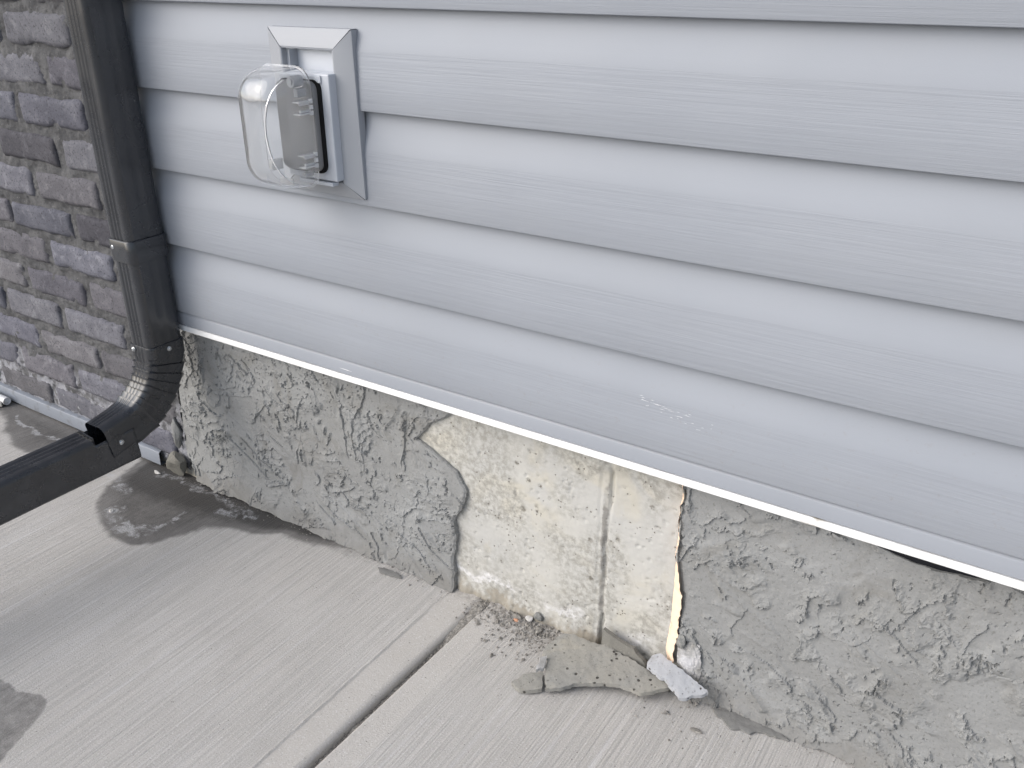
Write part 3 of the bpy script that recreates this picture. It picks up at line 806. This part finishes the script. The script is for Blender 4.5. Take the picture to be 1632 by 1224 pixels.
# extension channel
az, dip = math.radians(5.5), math.radians(3.0)
eT = Vector((-math.sin(az) * math.cos(dip), -math.cos(az) * math.cos(dip), -math.sin(dip)))
eA = Vector((math.cos(az), -math.sin(az), 0)); eB = eT.cross(eA); eB = eB if eB.z > 0 else -eB
EW, EH = .0615, .0715
e0 = Vector((-1.3190, -.160, .189))
def ext_section(full):
    P = section(EW, EH, .009, True, .0016); P = P if full else P
    return P
P = section(EW, EH, .009, True, .0016); n = len(P)
V, F = [], []
st = [0, .004, .02, .045, .066, .0705, .075, .12, .3, .6, .72]
for s_ in st:
    for p in P: V.append(e0 + eT * s_ + eA * p[0] + eB * p[1])
for i in range(len(st) - 1):
    for j in range(n):
        k = (j + 1) % n
        topmost = min(P[j][1], P[k][1]) > EH / 2 - .008
        sidehi = min(P[j][1], P[k][1]) > EH / 2 - .010
        if i < 5 and (topmost or sidehi): continue
        F.append((i * n + j, (i + 1) * n + j, (i + 1) * n + k, i * n + k))
ext = mesh_from('extension', V, F, M_SPOUT, dsp)
bm = bmesh.new(); bm.from_mesh(ext.data)
bmesh.ops.recalc_face_normals(bm, faces=bm.faces[:]); bm.to_mesh(ext.data); bm.free()
so = ext.modifiers.new('thickness', 'SOLIDIFY'); so.thickness = .0012; so.offset = -1
smooth_angle(ext, 40)
screw(e0 + eT * .028 + eA * (EW / 2 + .0002) + eB * .012, eA, dsp, .0040)
# folded hinge tab standing at the front of the cut-out (dark gap below it)
bm = bmesh.new(); box_bm(bm, -.026, .026, -.0006, .0006, -.012, .008)
tb = bm_obj('hinge_tab', bm, M_SPOUT, dsp)
tb.matrix_local = Matrix.Translation(e0 + eT * .070 + eB * (EH / 2 - .004) - Vector(dsp.location)) @ Matrix((eA, eT, eB)).transposed().to_4x4()

# ================================================================== outlet
out = tag(empty('outlet_box', (-.91, -.03, .64)), 'outdoor outlet with clear bubble cover in a grey siding mounting block', 'outlet')
# mitred flanges of the block: (outer corners, inner corners), slightly dished
OX0, OX1, OZ0, OZ1 = -.9860, -.8345, .6470, .8650
IX0, IX1, IZ0, IZ1 = -.9560, -.8630, .6690, .8385
YO, YI = -.0345, -.0425
oc = [(OX0, OZ0), (OX1 + .003, OZ0 - .001), (OX1, OZ1), (OX0, OZ1 - .001)]; ic = [(IX0, IZ0), (IX1, IZ0), (IX1, IZ1), (IX0, IZ1)]
for i in range(4):
    j = (i + 1) % 4; bm = bmesh.new()
    gx = .0009
    a, b, c, d = [Vector((p[0], 0, p[1])) for p in (oc[i], oc[j], ic[j], ic[i])]
    e1 = (b - a).normalized() * gx
    a, b, c, d = a + e1, b - e1, c - e1, d + e1
    dy = (-.0016 if i == 1 else 0.0)
    pr = [(0, YO + .012), (0, YO), (.06, YO - .0012), (.9, YI + dy), (1, YI + dy + .0012), (1, YI + .014)]
    rows = []
    for q, y in pr:
        p0 = a.lerp(d, q); p1 = b.lerp(c, q)
        rows.append([bm.verts.new((p0.lerp(p1, s_).x, y, p0.lerp(p1, s_).z)) for s_ in np.linspace(0, 1, 7)])
    for r0, r1 in zip(rows[:-1], rows[1:]):
        for k in range(6): bm.faces.new((r0[k], r0[k + 1], r1[k + 1], r1[k]))
    for e in (0, 6):
        try: bm.faces.new([r[e] for r in rows])
        except Exception: pass
    o = bm_obj('flange', bm, M_BLOCK, out); smooth_angle(o, 25)
# recess walls inside the opening
bm = bmesh.new()
def quad(*p): bm.faces.new([bm.verts.new(q) for q in p])
yb = -.0150; e = .0004
quad((IX0 - e, YI, IZ0), (IX0 - e, yb, IZ0), (IX0 - e, yb, IZ1), (IX0 - e, YI, IZ1))
quad((IX1 + e, YI, IZ0), (IX1 + e, yb, IZ0), (IX1 + e, yb, IZ1), (IX1 + e, YI, IZ1))
quad((IX0, YI, IZ1 + e), (IX1, YI, IZ1 + e), (IX1, yb, IZ1 + e), (IX0, yb, IZ1 + e))
quad((IX0, YI, IZ0 - e), (IX1, YI, IZ0 - e), (IX1, yb, IZ0 - e), (IX0, yb, IZ0 - e))
quad((IX0, -.0330, IZ0), (IX1, -.0330, IZ0), (IX1, -.0330, IZ1), (IX0, -.0330, IZ1))
bm_obj('recess', bm, M_BEZEL, out)
bm = bmesh.new(); box_bm(bm, IX0 + .020, IX0 + .0205, -.0480, -.033, .8130, IZ1 - .001); bm_obj('recess_rib', bm, M_BLOCK, out)
# bezel
bm = bmesh.new(); box_bm(bm, -.9525, -.8595, -.0570, -.0335, .6715, .8110, .0022, 2); bm_obj('bezel', bm, M_BEZEL, out)
# clip lips folded over at top and bottom
bm = bmesh.new(); box_bm(bm, -.944, -.872, -.0595, -.0572, .7995, .8085, .0006, 1); bm_obj('bezel_lip', bm, M_BEZEL, out)
bm = bmesh.new(); box_bm(bm, -.930, -.866, -.0600, -.0475, .6650, .6700, .0006, 1); bm_obj('bezel_lip', bm, M_BEZEL, out)

def rrect(x0, x1, z0, z1, r, n=7):
    P = []
    for cx, cz, a in ((x1 - r, z1 - r, 0), (x0 + r, z1 - r, 90), (x0 + r, z0 + r, 180), (x1 - r, z0 + r, 270)):
        for i in range(n):
            an = math.radians(a + 90 * i / (n - 1)); P.append((cx + r * math.cos(an), cz + r * math.sin(an)))
    return P
def loft(name, rings, mat, parent, cap0=True, cap1=True, ang=35):
    """rings: list of (outline xz, y)"""
    bm = bmesh.new(); prev = None
    for P, y in rings:
        ring = [bm.verts.new((p[0], y if not callable(y) else y(p), p[1])) for p in P]
        if prev:
            for i in range(len(P)): bm.faces.new((prev[i], prev[(i + 1) % len(P)], ring[(i + 1) % len(P)], ring[i]))
        elif cap0: bm.faces.new(ring)
        prev = ring
    if cap1: bm.faces.new(list(reversed(prev)))
    o = bm_obj(name, bm, mat, parent); smooth_angle(o, ang); return o
G = (-.9500, -.8735, .6815, .8035)
loft('gasket', [(rrect(*G, .012), -.0560), (rrect(*G, .012), -.0615)], M_GASK, out)
Pp = (-.9480, -.8775, .6845, .8015)
sh = lambda b, d: (b[0] + d, b[1] - d, b[2] + d, b[3] - d)
loft('cover_plate', [(rrect(*Pp, .011), -.0616), (rrect(*Pp, .011), -.0680), (rrect(*sh(Pp, .0012), .010), -.0695)], M_PLATE, out)
# bubble cover: a clear moulded shell, outside rings then inside rings
cb = (-.9720, -.8795, .6630, .8200)
outer = [(sh(cb, -.0012), .024, -.0710), (sh(cb, -.0012), .024, -.0730), (sh(cb, .0005), .024, -.0745), (sh(cb, .0018), .026, -.090), (sh(cb, .0042), .027, -.104), (sh(cb, .0080), .027, -.1155), (sh(cb, .0130), .026, -.1235), (sh(cb, .0200), .021, -.1290), (sh(cb, .0290), .012, -.1318), (sh(cb, .0370), .004, -.1328)]
TT = .0020
inner = [(sh(b, TT), max(r - TT, .0025), y + (0 if i < 2 else TT * min(1, (i - 1) / 4))) for i, (b, r, y) in enumerate(outer)]
bm = bmesh.new()
def rings_bm(lst, rev):
    prev = None; first = None
    for b, r, y in lst:
        ring = [bm.verts.new((p[0], y, p[1])) for p in rrect(*b, r, 9)]
        if prev:
            for i in range(len(ring)):
                f_ = (prev[i], prev[(i + 1) % len(ring)], ring[(i + 1) % len(ring)], ring[i]); bm.faces.new(f_ if not rev else tuple(reversed(f_)))
        else: first = ring
        prev = ring
    bm.faces.new(prev if not rev else list(reversed(prev)))
    return first
fo = rings_bm(outer, False); fi = rings_bm(inner[1:], True)
for i in range(len(fo)): bm.faces.new((fo[(i + 1) % len(fo)], fo[i], fi[i], fi[(i + 1) % len(fo)]))
cov = bm_obj('bubble_cover', bm, M_CLEAR, out); smooth_angle(cov, 40)
def sub(o):
    o.parent = cov; o.location = (0, 0, 0); return o
# hinge knuckles on the right side
for zc_, sgn in ((.7720, 1), (.7040, 1)):
    bm = bmesh.new()
    for i, dx in enumerate((0, .0075, .0150)):
        bmesh.ops.create_cone(bm, cap_ends=True, segments=12, radius1=.0030, radius2=.0030, depth=.0052, matrix=Matrix.Translation((-.8755, -.0770, zc_ - .0075 + dx)))
    box_bm(bm, -.886, -.8735, -.1000, -.0755, zc_ - .0085, zc_ - .0065); box_bm(bm, -.886, -.8735, -.1000, -.0755, zc_ + .0065, zc_ + .0085)
    box_bm(bm, -.8795, -.8765, -.0950, -.0765, zc_ - .006, zc_ - .0030); box_bm(bm, -.8795, -.8765, -.0950, -.0765, zc_ + .003, zc_ + .006)
    sub(bm_obj('hinge', bm, M_HINGE, out))
bm = bmesh.new(); bmesh.ops.create_cone(bm, cap_ends=True, segments=24, radius1=.0075, radius2=.0068, depth=.016, matrix=Matrix.Translation((-.893, -.0845, .8030)) @ Matrix.Rotation(math.pi / 2, 4, 'X'))
bmesh.ops.create_cone(bm, cap_ends=True, segments=20, radius1=.0036, radius2=.0036, depth=.0175, matrix=Matrix.Translation((-.893, -.0850, .8030)) @ Matrix.Rotation(math.pi / 2, 4, 'X'))
sub(bm_obj('screw_boss', bm, M_HINGE, out))
# arched rib on the front lens
V, F = [], []; N = 26
for i in range(N + 1):
    q = i / N; z = .6780 + q * .130; x = -.8860 - .0200 * (1 - (2 * q - 1) ** 2)
    for dx, dy in ((-.0007, .0012), (-.0007, -.0010), (.0007, -.0010), (.0007, .0012)):
        ins_ = min(x - cb[0], cb[1] - x, z - cb[2], cb[3] - z)
        V.append((x + dx, float(np.interp(ins_, [.0018, .0042, .008, .013, .020, .029, .037], [-.090, -.104, -.1155, -.1235, -.1290, -.1318, -.1328])) + dy, z))
for i in range(N):
    for j in range(4): F.append((i * 4 + j, (i + 1) * 4 + j, (i + 1) * 4 + (j + 1) % 4, i * 4 + (j + 1) % 4))
sub(mesh_from('lens_rib', V, F, M_HINGE, out, smooth=False))
for nm, b in (('latch', (-.9470, -.9400, -.0950, -.0760, .6850, .7000)), ('cord_slot_wall', (-.930, -.9050, -.0950, -.0930, .6690, .6780)), ('latch', (-.8900, -.8820, -.0920, -.0770, .7850, .7950)), ('latch', (-.8900, -.8820, -.0920, -.0770, .6820, .6880))):
    bm = bmesh.new(); box_bm(bm, *b, .0006, 1); sub(bm_obj(nm, bm, M_HINGE, out))

# ================================================================== broken parging on the slab
def fragment(name, poly, thick, mat, label, seed, amp=.0016, group=None):
    cx = sum(p[0] for p in poly) / len(poly); cy = sum(p[1] for p in poly) / len(poly)
    A = np.array([[p[0], p[1], 1] for p in poly]); cf = np.linalg.lstsq(A, np.array([p[2] for p in poly]), rcond=None)[0]
    B = []
    for i in range(len(poly)):
        a = Vector(poly[i][:2]); b = Vector(poly[(i + 1) % len(poly)][:2]); k = max(1, int((b - a).length / .003))
        for j in range(k):
            q = a.lerp(b, j / k); nx = float(fbm(np.array(q.x * 120 + seed), np.array(q.y * 120), seed, 3)); ny = float(fbm(np.array(q.x * 120), np.array(q.y * 120 + seed), seed + 5, 3))
            B.append((q.x + .0032 * nx, q.y + .0032 * ny))
    xs_ = np.arange(min(b[0] for b in B), max(b[0] for b in B), .0032); ys_ = np.arange(min(b[1] for b in B), max(b[1] for b in B), .0032)
    Xf, Yf = np.meshgrid(xs_, ys_); Xf = Xf + (np.arange(Xf.shape[0]) % 2)[:, None] * .0016
    ins = poly_sd(Xf, Yf, B) < -.0014
    pts = [Vector(b) for b in B] + [Vector((x, y)) for x, y in zip(Xf[ins], Yf[ins])]
    nb_ = len(B)
    vo, eo, fo_, *_ = delaunay_2d_cdt(pts, [(i, (i + 1) % nb_) for i in range(nb_)], [], 1, 1e-6)
    V, F = [], []
    vx = np.array([v.x for v in vo]); vy = np.array([v.y for v in vo])
    sd = -poly_sd(vx, vy, B)
    hz = cf[0] * vx + cf[1] * vy + cf[2] + amp * fbm(vx * 40, vy * 40, seed, 4) - .0004 * sstep(.003, 0, sd) + .0011 * fbm(vx * 150, vy * 150, seed + 2, 3)
    lay = saw(fbm(vx * 16, vy * 16, seed + 3, 2) * 2.2 + .1 * fbm(vx * 120, vy * 120, seed + 8, 2)); hz = hz + .0007 * lay
    nv = len(vo)
    for x, y, z in zip(vx, vy, hz): V.append((x, y, z))
    bz_ = np.maximum(hz - thick * (1 + .25 * fbm(vx * 60, vy * 60, 3, 2)), .0006)
    bz_ = np.minimum(bz_, hz - .002)
    for x, y, z in zip(vx, vy, bz_): V.append((x, y, z))
    for f_ in fo_: F.append(tuple(f_)); F.append(tuple(reversed([i + nv for i in f_])))
    cnt = {}
    for f_ in fo_:
        for a, b in zip(f_, f_[1:] + f_[:1]): cnt[(a, b)] = 1
    for (a, b) in cnt:
        if (b, a) not in cnt: F.append((b, a, a + nv, b + nv))
    zb = min(v[2] for v in V)
    V = [(x - cx, y - cy, z - zb) for x, y, z in V]
    o = mesh_from(name, V, F, mat); o.location = (cx, cy, zb); smooth_angle(o, 45)
    return tag(o, label, 'rubble', group)
BIG = [(-0.5082, -0.0207, 0.027), (-0.4925, -0.0156, 0.0278), (-0.4761, -0.0168, 0.0276), (-0.4585, -0.0155, 0.0278), (-0.4403, -0.0112, 0.0284), (-0.4234, -0.0144, 0.0279), (-0.4047, -0.0169, 0.0276), (-0.378, -0.0212, 0.027), (-0.3638, -0.0257, 0.0263), (-0.343, -0.0294, 0.0258), (-0.3289, -0.0321, 0.0254), (-0.337, -0.0424, 0.0239), (-0.3489, -0.0519, 0.0226), (-0.3582, -0.062, 0.0211), (-0.367, -0.0633, 0.021), (-0.3903, -0.0644, 0.0208), (-0.4148, -0.0733, 0.0195), (-0.4338, -0.0838, 0.018), (-0.4522, -0.0954, 0.0164), (-0.4623, -0.1084, 0.0145), (-0.4803, -0.1198, 0.0129), (-0.4904, -0.1073, 0.0147), (-0.4974, -0.0957, 0.0163), (-0.5056, -0.0767, 0.019), (-0.5196, -0.0666, 0.0205), (-0.5175, -0.0458, 0.0235), (-0.5139, -0.0339, 0.0252)]
LEFTP = [(-0.487, -0.1212, 0.0105), (-0.4953, -0.1293, 0.0098), (-0.5149, -0.1393, 0.0091), (-0.5241, -0.135, 0.0094), (-0.5315, -0.1338, 0.0095), (-0.5282, -0.1227, 0.0104), (-0.5224, -0.111, 0.0113), (-0.5105, -0.1007, 0.0121), (-0.5016, -0.0938, 0.0126), (-0.4952, -0.1066, 0.0116)]
PALE = [(-0.3714, -0.0264, 0.0373), (-0.3718, -0.0111, 0.0424), (-0.3615, -0.0025, 0.0452), (-0.3296, -0.0099, 0.0427), (-0.3002, -0.019, 0.0398), (-0.2776, -0.0269, 0.0372), (-0.2842, -0.0347, 0.0346), (-0.2949, -0.0409, 0.0326), (-0.3026, -0.0488, 0.03), (-0.3098, -0.0503, 0.0295), (-0.3239, -0.0422, 0.0321), (-0.3324, -0.0363, 0.0341), (-0.3488, -0.0338, 0.0349)]
fragment('parging_fragment', BIG, .0065, M_FRAG, 'largest flat broken parging slab lying on the pavement at the wall foot', 3)
fragment('parging_fragment', LEFTP, .0075, M_FRAG, 'small wedge broken off the left tip of the large parging slab', 14)
fragment('parging_fragment', PALE, .0055, M_PALE, 'pale grey tilted parging piece on the right end of the large slab', 25)
CH = [(-.5062, -.1078, .026), (-.5111, -.0871, .028), (-.5076, -.0754, .026), (-.4995, -.0950, .022)]
fragment('parging_fragment', CH, .006, M_PEBL, 'small yellowish chip propped over the crack at the slab tip', 33, .0008)
# thin leaning strip between the big slab and the wall
def leaning(name, poly, y0, th, mat, label, seed, lean=.25):
    bm = bmesh.new(); cx = sum(p[0] for p in poly) / len(poly); zb = min(p[1] for p in poly)
    rs = random.Random(seed); B = []
    for i in range(len(poly)):
        a = Vector(poly[i]); b = Vector(poly[(i + 1) % len(poly)]); k = max(1, int((b - a).length / .006))
        for j in range(k):
            q = a.lerp(b, j / k); B.append((q.x + rs.gauss(0, .0006), q.y + rs.gauss(0, .0006)))
    fv = [bm.verts.new((x - cx, -lean * (max(0, .05 - (z - zb))) - rs.uniform(0, .001), z - zb)) for x, z in B]
    bv = [bm.verts.new((x - cx, -lean * (max(0, .05 - (z - zb))) + th, z - zb)) for x, z in B]
    bm.faces.new(fv); bm.faces.new(list(reversed(bv)))
    for i in range(len(B)): bm.faces.new((fv[i], bv[i], bv[(i + 1) % len(B)], fv[(i + 1) % len(B)]))
    bmesh.ops.triangulate(bm, faces=[f_ for f_ in bm.faces if len(f_.verts) > 4])
    o = bm_obj(name, bm, mat); o.location = (cx, y0, zb); return tag(o, label, 'rubble')
leaning('parging_fragment', [(-.4515, .050), (-.4228, .0425), (-.4003, .0385), (-.3773, .024), (-.3800, .002), (-.4068, .002), (-.4399, .002), (-.4490, .004)], -.0060, .006, M_DARK, 'dark thin parging strip leaning on the bare concrete behind the slab', 4)
rock('lime_lump', (-.3180, .000, .008), (.0215, .0075, .036), M_CRUST, 41, 4, .35, 'white lime-crusted lump at the wall foot right of the peach edge', 'rubble')
rock('mortar_lump', (-.3300, -.004, .072), (.0085, .007, .0135), M_PEB, 44, 3, .3, 'small round grey lump stuck above the lime-crusted lump', 'rubble')
rock('pebble', (-1.4159, -.1679, -.004), (.0048, .0048, .0046), M_PEBL, 51, 2, .2, 'lone pale pebble on the wet stain beside the white lime arc', 'pebble')
rock('pebble', (-.5840, -.0005, -.001), (.0070, .0055, .0058), M_PEBL, 52, 2, .25, 'pale rounded pebble among the crumbs at the bare concrete foot', 'pebble')
rock('pebble', (-.5700, .0040, .003), (.0085, .006, .0085), M_PEB, 53, 3, .25, 'dark grey pebble stuck against the foot of the bare concrete', 'pebble')
rock('brick_chip', (-.6009, -.0110, -.0005), (.0060, .0032, .0020), M_TERRA, 54, 2, .35, 'orange terracotta chip among the grey crumbs', 'rubble')
rock('mortar_chip', (-.5590, -.0130, -.001), (.0060, .0085, .0040), M_CRUMB, 55, 2, .35, 'beige mortar chip just left of the large broken slab', 'rubble')
rock('mortar_chip', (-.6050, -.0040, -.001), (.0100, .0050, .0040), M_CRUMB, 58, 2, .35, 'flat grey mortar flake behind the orange chip', 'rubble')
# thin smear flakes of parging on the slab at the foot of the right-hand wall
def smear(pts, label, seed, h=.0035):
    return fragment('parging_fragment', [(x, y, h) for x, y in pts], .003, M_PARGE, label, seed, .0008)
smear([(-.272, -.018), (-.250, -.010), (-.215, -.008), (-.180, -.010), (-.165, -.017), (-.190, -.021), (-.206, -.024), (-.213, -.034), (-.226, -.033), (-.236, -.039), (-.252, -.030), (-.262, -.028)], 'thin parging smear on the slab right of the pale tilted piece', 61)
rock('mortar_chip', (-.276, -.066, -.0008), (.010, .0045, .0022), M_CRUMB, 63, 2, .4, 'tiny flat flake in front of the pale tilted piece', 'rubble')
smear([(-.875, -.028), (-.86, -.022), (-.83, -.022), (-.822, -.028), (-.84, -.034), (-.862, -.036)], 'thin loose flake at the foot of the left parging', 65)

# crumbs: nobody could count them
def crumbs(name, spots, mat, label):
    V, F = [], []
    base = [(1, 0, 0), (-1, 0, 0), (0, 1, 0), (0, -1, 0), (0, 0, 1), (0, 0, -.6)]
    fc = [(0, 2, 4), (2, 1, 4), (1, 3, 4), (3, 0, 4), (2, 0, 5), (1, 2, 5), (3, 1, 5), (0, 3, 5)]
    rs = random.Random(99)
    for x, y, z, r in spots:
        k = len(V); an = rs.uniform(0, 6.28)
        sx_, sy_, sz_ = r * rs.uniform(.6, 1.5), r * rs.uniform(.6, 1.2), r * rs.uniform(.4, .9)
        for b in base:
            px, py, pz = b[0] * sx_ * rs.uniform(.6, 1.2), b[1] * sy_ * rs.uniform(.6, 1.2), b[2] * sz_
            px += rs.gauss(0, .2) * r; py += rs.gauss(0, .2) * r
            V.append((x + px * math.cos(an) - py * math.sin(an), y + px * math.sin(an) + py * math.cos(an), z + sz_ * .4 + pz))
        F += [tuple(i + k for i in f_) for f_ in fc]
    o = mesh_from(name, V, F, mat, smooth=False)
    return tag(o, label, 'crumbs', kind='stuff')
rs = random.Random(17); sp = []
for _ in range(900):
    x = rs.gauss(-.555, .062); y = -abs(rs.gauss(0, .034)) + .004
    if -.70 < x < -.43 and y > -.12: sp.append((x, y, .0002, min(.0042, .0008 + rs.expovariate(1 / .0010))))
for _ in range(260):
    x = rs.uniform(-.72, .1); sp.append((x, -abs(rs.gauss(.012, .006)), .0002, .0006 + rs.expovariate(1 / .0007)))
for _ in range(150):
    x = rs.uniform(-1.37, -.72); sp.append((x, -abs(rs.gauss(.016, .007)), .0002, .0006 + rs.expovariate(1 / .0006)))
for _ in range(120): sp.append((rs.gauss(-.33, .09), -abs(rs.gauss(.06, .03)), .0002, .0005 + rs.expovariate(1 / .0007)))
for _ in range(60): sp.append((rs.uniform(-1.2, 0), -abs(rs.gauss(0, .15)), .0002, rs.uniform(.0005, .0011)))
crumbs('parging_crumbs', sp, M_CRUMB, 'loose grey crumbs scattered along the wall foot')
sp = []
for _ in range(420):
    y = -abs(rs.gauss(0, .20)); x = JX(y) + rs.uniform(.001, JW - .0005); sp.append((x, y, -.013 + .009 * max(0, 1 + y / .16), rs.uniform(.0008, .0024)))
crumbs('joint_crumbs', sp, M_CRUMB, 'grit filling the joint between the two slabs')

# ================================================================== things at the left edge
def tube(name, p0, p1, r, mat, label, cat):
    d = (Vector(p1) - Vector(p0)); L_ = d.length; q = d.to_track_quat('Z', 'Y'); bm = bmesh.new(); N = 20
    rings = [(r * .8, .002), (r * .8, 0), (r * .94, -.0006), (r, .0012), (r, L_)]
    prev = None
    for rr, h in rings:
        ring = [bm.verts.new(q @ Vector((rr * math.cos(2 * math.pi * i / N), rr * math.sin(2 * math.pi * i / N), h))) for i in range(N)]
        if prev:
            for i in range(N): bm.faces.new((prev[i], prev[(i + 1) % N], ring[(i + 1) % N], ring[i]))
        else: bm.faces.new(ring)
        prev = ring
    bm.faces.new(prev)
    o = bm_obj(name, bm, mat); smooth_angle(o, 40); o.location = p0
    return tag(o, label, cat)
tube('plastic_pipe', (-2.020, -.024, .0095), (-2.65, -.030, .0105), .0095, M_PVC, 'thin white plastic pipe end lying along the brick base flashing', 'pipe')
fragment('wood_shim', [(-2.032, -.030, .010), (-2.022, -.036, .010), (-2.045, -.060, .013), (-2.18, -.110, .018), (-2.20, -.085, .018), (-2.10, -.045, .014)], .012, M_SHIM, 'weathered grey wedge in front of the white pipe end', 71, .0006)
